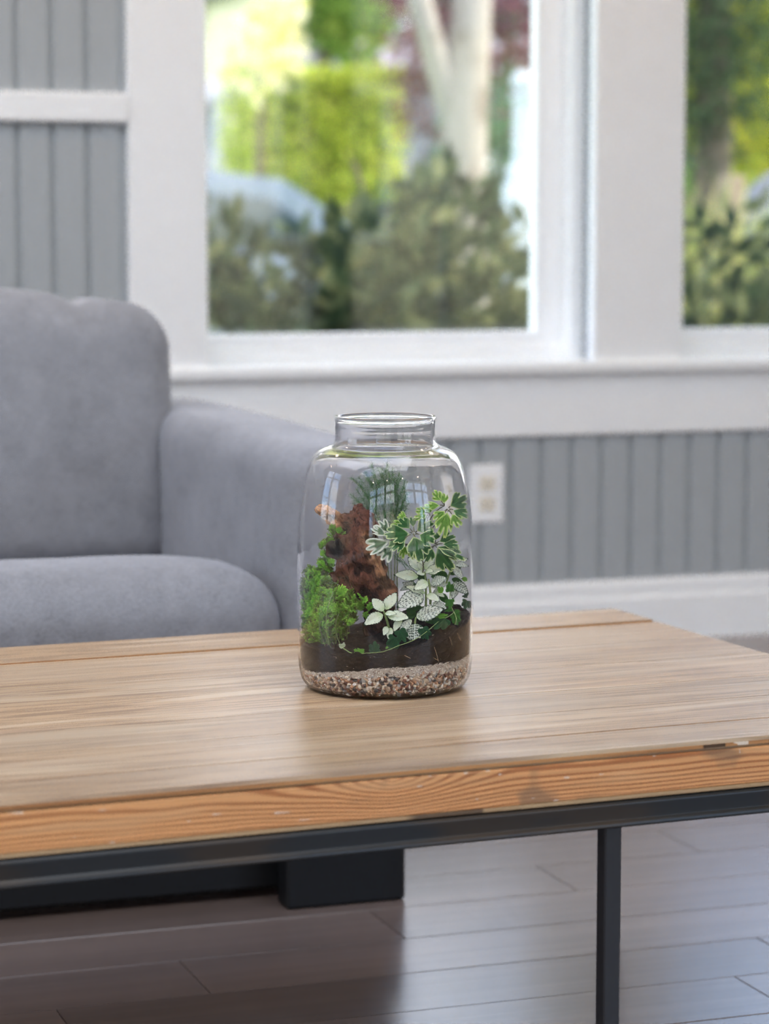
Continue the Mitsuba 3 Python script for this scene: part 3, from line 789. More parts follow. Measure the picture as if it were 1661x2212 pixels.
def lobed_leaf(lobes, teeth, green, rim, rimw, seed, droop=0.18, spread=1.15, deep=0.42, sp=0.03, midrib=None):
    """A fan-shaped lobed leaf, its outline cut into lobes; a rim of another colour."""
    import shapely
    from scipy.spatial import Delaunay
    rr = np.random.default_rng(seed)
    ph = np.linspace(-spread, spread, 260)
    tt = (ph + spread) / (2 * spread) * lobes
    lobe = np.abs(np.sin(np.pi * tt)) ** 0.55
    tooth = np.abs(np.sin(np.pi * tt * teeth)) ** 0.8
    env = np.cos(ph * 0.62) ** 0.8
    r = env * (1 - deep + deep * lobe) * (0.88 + 0.12 * tooth) * (1 + 0.05 * np.sin(ph * 5 + seed))
    pts = [(0, 0.012)] + [(0.02 + r_ * math.cos(a) * 0.98, r_ * math.sin(a)) for r_, a in zip(r[::-1], -ph[::-1])][::-1][::-1]
    pts = [(0.0, 0.0)] + [(0.02 + r_ * math.cos(a) * 0.98, r_ * math.sin(a) * 0.8) for r_, a in zip(r, ph)]
    poly = shapely.Polygon(pts).buffer(0)
    if poly.geom_type != 'Polygon':
        poly = max(poly.geoms, key=lambda g: g.area)
    bd = np.array([poly.exterior.interpolate(t).coords[0] for t in np.arange(0, poly.exterior.length, sp * 0.8)])
    gx, gy = np.meshgrid(np.arange(-0.2, 1.1, sp), np.arange(-0.9, 0.9, sp))
    gp = np.stack([gx.ravel(), gy.ravel()], -1) + rr.uniform(-sp / 5, sp / 5, (gx.size, 2))
    gp = gp[shapely.contains_xy(poly.buffer(-sp * 0.45), gp[:, 0], gp[:, 1])]
    p2 = np.vstack([bd, gp])
    tri = Delaunay(p2).simplices
    cen = p2[tri].mean(1)
    tri = tri[shapely.contains_xy(poly, cen[:, 0], cen[:, 1])]
    dist = shapely.distance(shapely.points(p2), poly.exterior)
    w = 1 - smooth01(rimw * 0.55, rimw * 1.15, dist + 0.010 * (npfbm(np.c_[p2 * 9, p2[:, :1] * 0 + seed], 2, seed) - 0.5))
    ang = np.arctan2(p2[:, 1], p2[:, 0] + 1e-6)
    vein = smooth01(0.02, 0.0, np.abs(np.sin((ang + spread) / (2 * spread) * lobes * np.pi + np.pi / 2)) * np.hypot(*p2.T) * 0.3)
    col = np.array(green) * (0.85 + 0.3 * npfbm(np.c_[p2 * 5, p2[:, :1] * 0], 2, seed))[:, None] * (1 + 0.3 * vein[:, None]) * (1 - w[:, None]) + np.array(rim) * w[:, None]
    R = np.hypot(*p2.T)
    z = -droop * R ** 2 + 0.06 * np.cos(ang / spread * lobes * np.pi) * R + 0.15 * np.abs(p2[:, 1]) - 0.05
    p2 = p2 / np.array([p2[:, 0].max(), 2 * np.abs(p2[:, 1]).max()])
    return ply((np.c_[p2[:, 0], p2[:, 1], z], tri), leafm, smooth=True, color=np.clip(col, 0.003, 1))


fit = {k: [oval_leaf(k, 10 * k + i, droop=0.04 + 0.07 * i) for i in range(3)] for k in (1, 2, 3, 4)}
ara = {1: [lobed_leaf(3, 2, (0.045, 0.125, 0.040), (0.58, 0.66, 0.33), 0.038, 40 + i, spread=1.0, deep=0.32) for i in range(3)],
       2: [lobed_leaf(4, 2, (0.15, 0.31, 0.050), (0.56, 0.68, 0.24), 0.060, 50 + i, spread=1.05, deep=0.36) for i in range(3)],
       3: [lobed_leaf(3, 1, (0.085, 0.15, 0.075), (0.66, 0.69, 0.58), 0.10, 60 + i, spread=0.80, deep=0.24) for i in range(3)]}
ivy = {1: [lobed_leaf(5, 1, (0.045, 0.14, 0.028), (0.06, 0.16, 0.035), 0.02, 70 + i, spread=1.75, deep=0.22, sp=0.05) for i in range(2)],
       2: [lobed_leaf(3, 2, (0.13, 0.30, 0.045), (0.17, 0.34, 0.07), 0.02, 74 + i, spread=1.3, deep=0.3, sp=0.05) for i in range(2)],
       3: [lobed_leaf(5, 1, (0.020, 0.068, 0.028), (0.03, 0.085, 0.038), 0.02, 78 + i, spread=1.9, deep=0.22, sp=0.05) for i in range(2)],
       4: [lobed_leaf(3, 2, (0.42, 0.50, 0.28), (0.66, 0.70, 0.55), 0.10, 82 + i, spread=1.2, deep=0.3, sp=0.06) for i in range(2)]}
lr = np.random.default_rng(5)


def plant(key, leaves, kinds, stems, stem_r, mat, roll=0.25, grow=1.0, label=None, cat='plant', part_name='leaf'):
    key = free(key)
    say(key, label, cat)
    for i, (b, t, w, k) in enumerate(leaves):
        v = kinds[k]
        put(key + '__' + part_name, v[i % len(v)], None, JMM @ leaf_frame(b, t, w * (1.12 if grow > 1 else 1), lr.uniform(-roll, roll), grow))
    for st in stems:
        st = np.array(st, float)
        if len(st) < 3:
            st = np.vstack([st[:1], st.mean(0, keepdims=True), st[1:]])
        part(key + '__stem', tube(st, np.linspace(stem_r * 1.15, stem_r * 0.75, len(st)), 7, 14), mat, smooth=True, tw=JMM)
    return key


# leaves: (base, tip, width, kind) and stems, in jar millimetres
FIT1=[
  ((36.4, -12, 114.5),(23.5, -2, 125.8),0.55,1),
  ((38, -12, 116.2),(45.8, -4, 126.3),0.5,1),
  ((39.7, -15, 114.4),(54.7, -22, 119.6),0.5,1),
  ((31.8, -16, 110),(10.9, -22, 112.5),0.42,1),
  ((35.2, -16, 116.8),(31.2, -18, 123.3),0.5,1),
  ((38, -18, 115.3),(44.6, -24, 116.7),0.55,1),
  ((37.4, -18, 114.2),(30.5, -26, 114.2),0.55,1),
  ((40.4, -22, 106.2),(29.1, -34, 101.1),0.5,1),
  ((43.6, -18, 102.9),(56.1, -24, 109.9),0.62,2),
  ((38, -18, 94.3),(21.1, -22, 100.6),0.42,1),
  ((36, -22, 93.2),(14.2, -36, 85.1),0.56,2),
  ((39.6, -22, 93.2),(49.8, -32, 90.1),0.5,1),
  ((48.2, -14, 94.9),(56, -18, 90.9),0.45,1),
  ((29.4, -34, 73.2),(52.1, -44, 82.3),0.45,2),
  ((28.2, -40, 67.9),(27.5, -52, 52.3),0.8,3),
  ((45.2, -26, 85.8),(57.1, -32, 81.6),0.45,2),
  ((28.6, -2, 102.4),(15.6, 4, 94.6),0.35,2),
  ((21.2, 0, 107.8),(27.5, 3, 102.8),0.5,4),
  ((19.4, -24, 77.6),(34, -20, 80.4),0.3,4),
]
FIT2=[
  ((0.3, -36, 80.8),(9.8, -28, 95.2),0.55,1),
  ((-1.6, -38, 79.6),(-11.6, -32, 90.6),0.58,1),
  ((-2.2, -42, 77.3),(-18.3, -50, 70.2),0.52,1),
  ((1.9, -42, 76.4),(20.9, -48, 74.7),0.52,1),
  ((-0.3, -42, 78.1),(9.3, -48, 79),0.45,1),
  ((15.3, -42, 73),(8.3, -48, 63.2),0.5,1),
  ((24.8, -44, 72.4),(14.2, -50, 62.4),0.42,2),
  ((1.9, -44, 66),(-1.1, -50, 59),0.55,1),
  ((5.3, -44, 64.8),(3, -50, 55.8),0.5,1),
]
FIT3=[
  ((65.1, -2, 121.2),(64.1, 6, 133.3),0.55,2),
  ((64.7, -6, 120.6),(57.2, -10, 121.7),0.6,1),
  ((65.8, -6, 120.6),(81.8, -10, 120),0.42,2),
  ((66.8, 0, 121.8),(81.4, 6, 124.2),0.45,2),
  ((65.8, -8, 118.6),(72.7, -14, 108.6),0.48,2),
  ((65.4, -4, 102.6),(80.2, -10, 93.8),0.55,3),
  ((67.6, -6, 98.3),(64.6, -12, 88.6),0.55,3),
  ((54.8, 6, 113.8),(45.8, 12, 118.8),0.5,2),
]
IVY=[
  ((61.5, -24, 96.3),(61.4, -26, 106.2),0.9,1),
  ((54.5, -24, 95.2),(50.7, -26, 101.7),0.85,2),
  ((61.3, -30, 90.1),(60.1, -36, 82.2),0.95,1),
  ((63.6, -30, 81.3),(56.8, -34, 79.7),0.7,1),
  ((65.5, -32, 78.8),(73.2, -36, 79.1),0.9,1),
  ((65.7, -34, 76.8),(67.8, -40, 65.9),0.8,1),
  ((56.7, -40, 73.2),(46.5, -48, 65.2),1.1,3),
  ((47.2, -38, 73.8),(58.8, -42, 77.2),0.45,2),
  ((75.6, -4, 90.6),(82.8, -8, 88.9),1.1,3),
  ((78.9, -8, 85.5),(76.4, -14, 79),1.1,3),
  ((73.8, -4, 107.2),(79.1, -6, 104.9),0.8,2),
  ((9.7, -56, 57.7),(5.2, -62, 46.6),1,3),
  ((13.1, -52, 63.8),(19.1, -60, 54.4),0.85,3),
  ((35.3, -48, 64.9),(40.3, -54, 55.2),0.9,3),
  ((-10.1, -62, 44.5),(-10.1, -62, 54.5),1.15,3),
  ((-22.6, -64, 41.7),(-28.2, -66, 48.3),0.9,2),
  ((-23.7, -64, 42.8),(-20.3, -66, 47.7),0.8,2),
  ((-39.1, -60, 47.9),(-43, -62, 51.7),0.8,4),
  ((-39.6, -60, 47.9),(-38.5, -61, 53.2),0.7,4),
  ((3, -62, 49.2),(0.3, -64, 48.1),0.7,2),
]
ARA=[
  ((25.3, -24, 152.9),(5.2, -34, 154.1),0.8,1),
  ((26, -18, 153.3),(15.1, -14, 165),0.75,1),
  ((27.7, -14, 152.8),(25.5, -8, 165.5),0.7,1),
  ((28.8, -20, 153),(41.9, -24, 161.5),0.8,1),
  ((28.8, -26, 152.5),(43.5, -34, 148.3),0.85,1),
  ((24.1, -30, 152.4),(8.1, -40, 142.1),0.75,1),
  ((26.4, -32, 152.7),(34.3, -42, 134.4),0.85,1),
  ((20.7, -32, 143.5),(14.9, -38, 133.8),0.7,2),
  ((23, -28, 141.8),(26.4, -30, 130.5),0.7,2),
  ((20.9, -8, 166.1),(12.8, -4, 167.9),0.8,2),
  ((19.7, -10, 161.7),(5.9, -8, 159.1),0.6,2),
  ((7, -28, 147.6),(-14.7, -38, 149.4),0.45,3),
  ((7, -28, 146.4),(-13, -38, 142.5),0.4,3),
  ((7.6, -22, 146.9),(-9.1, -24, 157.5),0.5,3),
  ((8.1, -30, 145.5),(-5, -38, 137.9),0.5,3),
  ((9.3, -30, 144.4),(-1, -38, 132.7),0.45,3),
  ((7, -20, 147.8),(-3.9, -18, 162),0.45,3),
  ((9.3, -30, 146.7),(9.2, -36, 134.7),0.5,3),
  ((47.3, -16, 140.3),(71.3, -24, 133.8),0.6,1),
  ((48, -12, 141),(63.5, -10, 148.9),0.7,1),
  ((47.4, -12, 141),(49.7, -10, 150.6),0.7,1),
  ((47.8, -18, 139.4),(60.3, -28, 122.2),0.7,1),
  ((46.7, -20, 140.2),(39.1, -28, 129.1),0.8,1),
  ((48.5, -14, 140.7),(66.8, -18, 141.7),0.6,1),
  ((60.6, -8, 175.4),(75.6, -8, 184.6),0.75,1),
  ((61.2, -10, 174.4),(76, -16, 170.4),0.8,1),
  ((60.5, -12, 173.5),(69, -20, 161.6),0.75,2),
  ((60, -12, 173.5),(55.8, -20, 153.6),0.6,2),
  ((59.4, -10, 174.4),(48.4, -16, 165.8),0.7,2),
  ((56.6, -6, 177.5),(46.9, -2, 189.2),0.7,2),
  ((56.6, -6, 178),(55.6, 0, 189),0.7,2),
  ((56.6, -6, 176.9),(39.3, -10, 179),0.6,2),
  ((42.3, -4, 169.1),(31.3, -6, 172.8),0.8,2),
  ((42.3, -4, 168.5),(41.7, -2, 174.7),0.8,2),
  ((42.9, -4, 167.9),(30.1, -8, 166.1),0.6,2),
]
ARA_STEM=[
  [(35.8, -20, 114.2),(35.2, -18, 127.8),(32.9, -18, 135.9),(27.1, -20, 152.4)],
  [(33.5, -18, 134.8),(41.5, -18, 137.7),(47.6, -14, 140.1)],
  [(34.1, -16, 131),(41.6, -12, 151.4),(48, -10, 159.9),(59.5, -8, 174.2)],
  [(43.9, -11, 156.5),(40.5, -8, 162.6),(42.6, -5, 168.6)],
  [(42.5, -9, 163.3),(46.3, -6, 169.3),(56.6, -6, 177.2)],
  [(32.3, -20, 136.2),(18.4, -26, 142.7),(7.6, -28, 147)],
]
FIT_STEM=[
  [(38.6, -16, 75.8),(38.9, -16, 94.1),(38, -16, 115.1)],
  [(3.6, -36, 63),(1.4, -38, 71.2),(-1.4, -40, 79.7)],
  [(58.5, -8, 102),(61.3, -6, 110.9),(65.3, -5, 120.4)],
  [(28.3, -34, 66.7),(28.5, -34, 70.1),(29.7, -34, 73.5)],
  [(43, -20, 83.3),(42.5, -18, 100),(41.3, -18, 108)],
]
IVY_STEM=[
  [(-39.6, -60, 47.7),(-33.9, -63, 44.4),(-29.4, -65, 42.4),(-20.3, -66, 43.4),(-11.2, -66, 44.1),(1.2, -64, 45.7),(11.4, -62, 49.9),(21.7, -58, 52.7),(32, -54, 57.3),(41.1, -48, 63.2),(50.4, -42, 70.4)],
  [(65.7, -38, 66.2),(65.5, -34, 76.8),(63, -30, 81.3),(61.4, -28, 90.1),(61.5, -24, 96.3)],
  [(56.1, -38, 72.9),(61.8, -36, 75.5),(65.5, -33, 78.4)],
]
for b, t, w, k in [((30, 0, 96), (18, 4, 101), .5, 2), ((44, -2, 98), (56, 2, 103), .5, 2), ((36, -4, 86), (24, -8, 90), .5, 4), ((46, -10, 90), (54, -14, 98), .5, 2), ((40, -4, 104), (30, 2, 110), .45, 4), ((44, -6, 108), (55, 0, 110), .45, 4),
                   ((34, -18, 82), (22, -24, 80), .5, 4), ((42, -22, 80), (52, -30, 76), .5, 4), ((33, -12, 92), (28, -10, 102), .5, 4), ((52, -6, 92), (60, -10, 84), .5, 4), ((30, -22, 76), (18, -28, 72), .45, 4), ((38, -28, 74), (44, -38, 68), .5, 4)]:
    FIT1.append((b, t, w, k))
for b, t, w, k in [((60, 0, 108), (50, 2, 112), .5, 4), ((62, 0, 110), (72, 4, 116), .5, 4), ((58, -4, 102), (50, -8, 98), .5, 2), ((64, -2, 106), (74, -4, 102), .45, 4), ((63, 0, 115), (56, 4, 124), .5, 4)]:
    FIT3.append((b, t, w, k))
plant('nerve_plant', FIT1, fit, [FIT_STEM[0], FIT_STEM[3], FIT_STEM[4]], 1.1, stemg, grow=1.14, label='tallest nerve plant with pale white-veined leaves right of the driftwood in the jar')
plant('nerve_plant', FIT2, fit, [FIT_STEM[1]], 1.2, stemg, grow=1.12, label='small nerve plant with pale leaves at the front centre of the jar')
plant('nerve_plant', FIT3, fit, [FIT_STEM[2]], 0.9, stemg, grow=1.12, label='nerve plant with black and white netted leaves against the right side of the glass jar')
plant('creeping_fig', IVY, ivy, IVY_STEM, 0.45, stemg, roll=0.35, label='creeping vine with small dark lobed leaves trailing over the soil in the jar', cat='vine')
ARA_STEM = [list(s_) for s_ in ARA_STEM]
for q_, (b, t, w, k) in enumerate(ARA):                   # each leaf on a petiole of its own
    b, t = np.array(b), np.array(t)
    b2 = b + (t - b) * (0.10, 0.24, 0.34)[q_ % 3] + np.array([0, 0, 0.6])
    ARA_STEM.append([tuple(b), tuple((b + b2) / 2 + [0, 0, 0.3]), tuple(b2)])
    ARA[q_] = (tuple(b2), tuple(t + (t - b) * 0.04), w * (1.15 if k < 3 else 1.5), k)
ARA = [r_ for q_, r_ in enumerate(ARA) if not (r_[3] == 3 and q_ % 3 == 2)]
plant('variegated_aralia', ARA, ara, ARA_STEM, 0.55, stemd, roll=0.6, grow=1.2, label='variegated aralia with cream-edged lobed leaves rising at the upper right of the jar')

# feathery asparagus fern behind
say('asparagus_fern', 'feathery dark green asparagus fern rising behind the driftwood at the top of the jar', 'fern')
fernm = bs('fern_green', {'type': 'principledthin', 'base_color': {'type': 'rgb', 'value': [0.07, 0.20, 0.06]}, 'roughness': 0.5, 'diff_trans': 0.6, 'eta': 1.4})
fr = np.random.default_rng(12)


def needles(path, n, ln, flat=0.5):
    p = np.asarray(path, float)
    s = np.linspace(0, 1, len(p))
    V, F = [], []
    for i in range(n):
        u = (i + fr.random()) / n
        o = np.array([np.interp(u, s, p[:, k]) for k in range(3)])
        d = np.array([np.interp(min(u + .05, 1), s, p[:, k]) - np.interp(max(u - .05, 0), s, p[:, k]) for k in range(3)])
        d /= np.linalg.norm(d) + 1e-9
        side = fr.normal(size=3)
        side -= d * (side @ d)
        side /= np.linalg.norm(side)
        q = d * fr.uniform(0.1, 0.7) + side * np.array([1, flat, 1])
        q /= np.linalg.norm(q)
        L = ln * fr.uniform(0.6, 1.15) * (1 - 0.35 * u)
        w = np.cross(q, fr.normal(size=3))
        w *= 0.12 / np.linalg.norm(w)
        w2 = np.cross(q, w)
        b = len(V)
        V += [o + w, o - w * 0.5 + w2 * 0.87, o - w * 0.5 - w2 * 0.87, o + q * L]
        F += [(b, b + 1, b + 3), (b + 1, b + 2, b + 3), (b + 2, b, b + 3)]
    return np.array(V), np.array(F)


main = [[(8, 26, 60), (6, 28, 105), (3, 30, 150), (-6, 28, 190), (-13, 25, 217)], [(11, 27, 58), (9, 30, 110), (9, 30, 165), (4, 28, 200), (2, 26, 219)],
        [(7, 28, 60), (2, 30, 120), (-8, 27, 165), (-22, 22, 190), (-31, 18, 200)], [(13, 26, 58), (12, 30, 120), (15, 28, 165), (19, 24, 190), (22, 20, 199)]]
for st in main:
    part('asparagus_fern__stem', tube(st, np.linspace(0.6, 0.25, len(st)), 6, 18), stemg, smooth=True, tw=JMM)
tips = [(-33, 18, 202), (-34, 20, 186), (-31, 22, 177), (-25, 20, 195), (-20, 22, 208), (-14, 24, 216), (-8, 24, 212), (-3, 26, 205), (2, 26, 217), (7, 26, 211), (14, 24, 206), (19, 22, 199), (22, 22, 188), (23, 22, 178), (18, 22, 192),
        (-14, 26, 198), (-6, 28, 192), (3, 28, 196), (10, 27, 194), (-22, 24, 182), (-14, 26, 184), (13, 27, 184), (18, 25, 174), (-3, 24, 182), (6, 24, 180), (-10, 22, 174), (15, 24, 168), (8, 22, 172), (-18, 22, 172), (0, 22, 168), (-28, 18, 191), (-29, 16, 183), (-26, 18, 203), (-18, 18, 202), (-12, 20, 207), (-4, 20, 211), (4, 22, 206), (10, 20, 202), (16, 18, 203), (20, 18, 184), (-24, 16, 174), (-20, 18, 188), (-6, 20, 200), (9, 18, 187)]
for tp in tips:
    tp = np.array(tp, float)
    root = np.array([tp[0] * 0.45 + 1.5, 28, tp[2] - fr.uniform(24, 34)])
    mid = (root + tp) / 2 + np.array([fr.uniform(-2, 2), 0, 3.0])
    path = np.array([root, (root + mid) / 2 + [0, 0, 0.8], mid, (mid + tp) / 2 + [0, 0, 0.8], tp])
    V, F = needles(path, 120, 8.2)
    m = join([tube(path, 0.16, 4), (V, F)])
    part('asparagus_fern__frond', m, fernm, tw=JMM)
for k in range(7):
    b = np.array([10 + fr.uniform(-3, 3), 18, 126 + fr.uniform(-4, 4)])
    t = b + np.array([fr.uniform(4, 16), -4, fr.uniform(-14, -2)])
    part('asparagus_fern__frond', join([tube([b, (b + t) / 2 + [0, 0, 1.5], t], 0.18, 4), needles([b, (b + t) / 2 + [0, 0, 1.5], t], 10, 7)]), fernm, tw=JMM)

# bright spike moss on the left
say('spike_moss', 'bright green spike moss bushing up the left side of the driftwood in the jar', 'moss')


def sprig(seed):
    r = np.random.default_rng(seed)
    V, F, C = [], [], []
    def leaflet(o, d, n, L, w, c):
        sdir = np.cross(n, d)
        sdir /= np.linalg.norm(sdir) + 1e-9
        b = len(V)
        V.extend([o, o + d * L * 0.45 + sdir * w + n * 0.10, o + d * L, o + d * L * 0.45 - sdir * w + n * 0.10])
        F.extend([(b, b + 1, b + 2), (b, b + 2, b + 3)])
        C.extend([c * 0.8, c, c * 1.25, c])
    def branch(o, d, n, L, k):
        for i in range(k):
            u = (i + 0.3) / k
            p = o + d * L * u + n * 0.5 * math.sin(u * 2)
            for sg in (-1, 1):
                sdir = np.cross(n, d) * sg
                q = d * 0.75 + sdir * 0.8 + n * r.uniform(0.0, 0.5)
                q /= np.linalg.norm(q)
                c = np.array([0.17, 0.40, 0.045]) * (0.75 + 0.75 * u) * r.uniform(0.85, 1.15)
                leaflet(p, q, n, r.uniform(1.5, 2.1), 0.50, c)
        leaflet(o + d * L * 0.95, d, n, 2.0, 0.55, np.array([0.36, 0.58, 0.10]))
        leaflet(o + d * L * 0.95, d + n * 0.5, np.cross(n, d), 1.7, 0.5, np.array([0.36, 0.58, 0.10]))
    d, n = np.array([0, 0, 1.0]), np.array([0, -1.0, 0])
    branch(np.zeros(3), d, n, 7.5, 8)
    for i in range(5):
        u = 0.15 + 0.15 * i
        sg = 1 if i % 2 else -1
        q = d * 0.75 + np.array([sg * 0.75, r.uniform(-0.5, 0.3), 0])
        q /= np.linalg.norm(q)
        branch(d * 7.5 * u, q, n, 3.8 - 0.3 * i, 4)
    return ply((np.array(V), np.array(F)), leafm, smooth=False, color=np.clip(np.array(C), 0, 1))


sprigs = [sprig(s_) for s_ in range(6)]
import shapely
MOSS = shapely.Polygon([(-81, 100), (-77, 113), (-70, 117), (-63, 120), (-60, 130), (-63, 139), (-56, 143), (-53, 152), (-50, 158), (-44, 154), (-37, 151), (-36, 146), (-44, 144), (-50, 138), (-49, 128), (-50, 118), (-54, 110), (-52, 102),
                        (-44, 95), (-37, 102), (-33, 97), (-28, 88), (-20, 89), (-19, 82), (-28, 74), (-30, 65), (-36, 56), (-40, 46), (-60, 43), (-77, 40), (-81, 56)])
mr = np.random.default_rng(21)
count, inner_moss = 0, []
while count < 640:
    u_, w_ = mr.uniform(-82, -18), mr.uniform(40, 158)
    if not MOSS.contains(shapely.Point(u_, w_)):
        continue
    lim = math.sqrt(max(77.5 ** 2 - u_ ** 2, 1))
    upper = w_ > 112
    d_ = mr.uniform(-6, 8) if upper else mr.uniform(-0.15, 0.78) * lim * min(1, 0.55 + (110 - w_) / 90)
    if not upper and w_ > 95:
        d_ = mr.uniform(-10, 24)
    if count < 360:
        d_ = d_ * 0.75 - 5
    d_ = min(d_, lim - 6)
    z_ = w_ + d_ * (983 - 2.25 * w_) / 5500
    q = np.array([mr.normal(0, 0.55) - 0.15, mr.normal(-0.45, 0.45), mr.uniform(0.25, 1.0)])
    q /= np.linalg.norm(q)
    sd = np.cross(q, mr.normal(size=3))
    sd /= np.linalg.norm(sd)
    sc = mr.uniform(1.0, 1.45) * (0.8 if upper else 1.0)
    base = np.array([u_, -d_, z_]) - q * 4.0 * sc
    tip = base + q * 9 * sc
    if math.hypot(tip[0], tip[1]) > 80:
        continue
    M_ = frame_at(base, sd * sc, np.cross(q, sd) * sc, q * sc)
    # the outermost fronds are parts of their own, those behind them one joined part
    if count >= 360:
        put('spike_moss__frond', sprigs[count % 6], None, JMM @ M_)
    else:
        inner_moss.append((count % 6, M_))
    count += 1
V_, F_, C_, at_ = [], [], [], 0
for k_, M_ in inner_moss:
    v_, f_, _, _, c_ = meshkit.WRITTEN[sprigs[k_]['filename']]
    V_.append(v_ @ M_[:3, :3].T + M_[:3, 3]); F_.append(f_ + at_); C_.append(c_ * np.array([0.62, 0.50, 0.6])); at_ += len(v_)  # inner fronds browned as older growth, and darkened to paint shade for depth
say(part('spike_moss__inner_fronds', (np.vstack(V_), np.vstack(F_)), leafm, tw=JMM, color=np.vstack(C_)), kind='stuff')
for k in range(14):
    x0, y0 = mr.uniform(-70, -36), mr.uniform(-45, -2)
    z0 = float(h_soil(np.array([x0 / 1000]), np.array([y0 / 1000]))[0]) * 1000 - 2
    hgt = mr.uniform(25, 58)
    p = [(x0, y0, z0), (x0 + mr.uniform(-6, 2), y0 - mr.uniform(0, 4), z0 + hgt * 0.5), (max(x0 + mr.uniform(-10, 6), -72), y0 - mr.uniform(0, 6), z0 + hgt)]
    part('spike_moss__stem', tube(p, 0.35, 5, 8), stemg, smooth=True, tw=JMM)
for tip, root in (((-14, -34, 88), (-16, -30, 78)), ((-11, -36, 92), (-15, -31, 80)), ((-19, -32, 80), (-18, -28, 70))):
    tip, root = np.array(tip, float), np.array(root, float)
    q = (tip - root) / np.linalg.norm(tip - root)
    sd = np.cross(q, [0, 1.0, 0])
    put('spike_moss__frond', sprigs[0], None, JMM @ frame_at(root, sd, np.cross(q, sd), q))

# ------------------------------------------------------------------ the garden behind the windows
GZ = -0.25
lawnm = bs('lawn', principled(proc(lambda p, n, uv: mix((0.085, 0.17, 0.035), (0.15, 0.25, 0.06), mikit.fbm(p.x * 1.5, p.y * 1.5, 1.0)) * (0.7 + 0.6 * mikit.fbm(p.x * 30, p.y * 30, 2.0))), 0.9))
pavem = bs('paving', principled((0.36, 0.35, 0.33), 0.8))
barkm = bs('pale_bark', principled(proc(lambda p, n, uv: mix((0.29, 0.265, 0.235), (0.17, 0.145, 0.12), smoothstep(0.45, 0.75, mikit.fbm(p.x * 9, p.y * 9, p.z * 5)))), 0.85))
barkd = bs('dark_bark', principled((0.10, 0.08, 0.06), 0.9))
struct('ground', trimesh.Trimesh(np.array([[-70, -60, GZ], [70, -60, GZ], [70, 90, GZ], [-70, 90, GZ]], float), np.array([[0, 1, 2], [0, 2, 3]]), process=False), lawnm, 'lawn outside the house')
struct('street', box(-40, 40, -17, -4.5, GZ - 0.05, GZ + 0.02), pavem, 'pale paved street in front of the house')
xr = np.random.default_rng(33)


def foliage(c, rad, n, ln, wd, colors, seed, shell=0.55, down=0.15):
    """n leaves on and inside an ellipsoid with a lumpy outline: (vertices, faces, colours)."""
    r = np.random.default_rng(seed)
    d = r.normal(size=(n, 3))
    d /= np.linalg.norm(d, axis=1, keepdims=True)
    rr = (shell + (1 - shell) * r.random(n) ** 0.6) * (0.78 + 0.5 * npfbm(d * 2.2 + seed, 3, seed))
    o = np.asarray(c) + d * rr[:, None] * np.asarray(rad)
    q = d * 0.6 + r.normal(size=(n, 3)) * 0.6 + np.array([0, 0, 0.25 - down])
    q /= np.linalg.norm(q, axis=1, keepdims=True)
    s_ = np.cross(q, r.normal(size=(n, 3)))
    s_ /= np.linalg.norm(s_, axis=1, keepdims=True)
    nn = np.cross(q, s_)
    L = ln * r.uniform(0.7, 1.2, n)[:, None]
    V = np.stack([o, o + q * L * 0.5 + s_ * wd / 2 + nn * wd * 0.12, o + q * L - nn * wd * 0.2, o + q * L * 0.5 - s_ * wd / 2 + nn * wd * 0.12], 1)
    b = np.arange(n)[:, None] * 4
    F = np.vstack([b + [0, 1, 2], b + [0, 2, 3]])
    cc = np.asarray(colors)[r.integers(0, len(colors), n)] * r.uniform(0.7, 1.3, (n, 1))
    return V.reshape(-1, 3), F, np.repeat(cc, 4, 0)


def shrub(key, label, c, rad, n, ln, wd, colors, seed, cat='shrub', group=None, trunk=None, lumps=5, wood_mat=None, part_key='foliage'):
    key = free(key)
    say(key, label, cat, group)
    r = np.random.default_rng(seed)
    V, F, C, at = [], [], [], 0
    for k in range(lumps):
        off = r.normal(size=3) * np.asarray(rad) * 0.38 if lumps > 1 else np.zeros(3)
        v, f, cc = foliage(np.asarray(c) + off, np.asarray(rad) * (0.72 if lumps > 1 else 1), n // lumps, ln, wd, colors, seed * 17 + k)
        ok = v[:, 2].reshape(-1, 4).min(1) > GZ
        keep = np.repeat(ok, 4)
        f = f[np.tile(ok, 2)]
        V.append(v); F.append(f + at); C.append(cc); at += len(v)
    part(key + '__' + part_key, (np.vstack(V), np.vstack(F)), outleaf, color=np.clip(np.vstack(C), 0, 1))
    say(key + '__' + part_key, kind='stuff')
    if trunk is None:
        trunk = [[(c[0] + r.normal() * 0.08, c[1] + r.normal() * 0.08, GZ - 0.02), tuple(np.asarray(c) + r.normal(size=3) * np.asarray(rad) * 0.5)] for _ in range(4)]
        for t in trunk:
            part(key + '__stem', tube(np.array([t[0], (np.array(t[0]) + t[1]) / 2 + r.normal(size=3) * 0.03, t[1]]), [0.016, 0.012, 0.007], 6, 8), wood_mat or barkd, smooth=True)
    else:
        for t, rds in trunk:
            part(key + '__trunk', tube(t, rds, 12, 24), wood_mat or barkd, smooth=True)
    return key


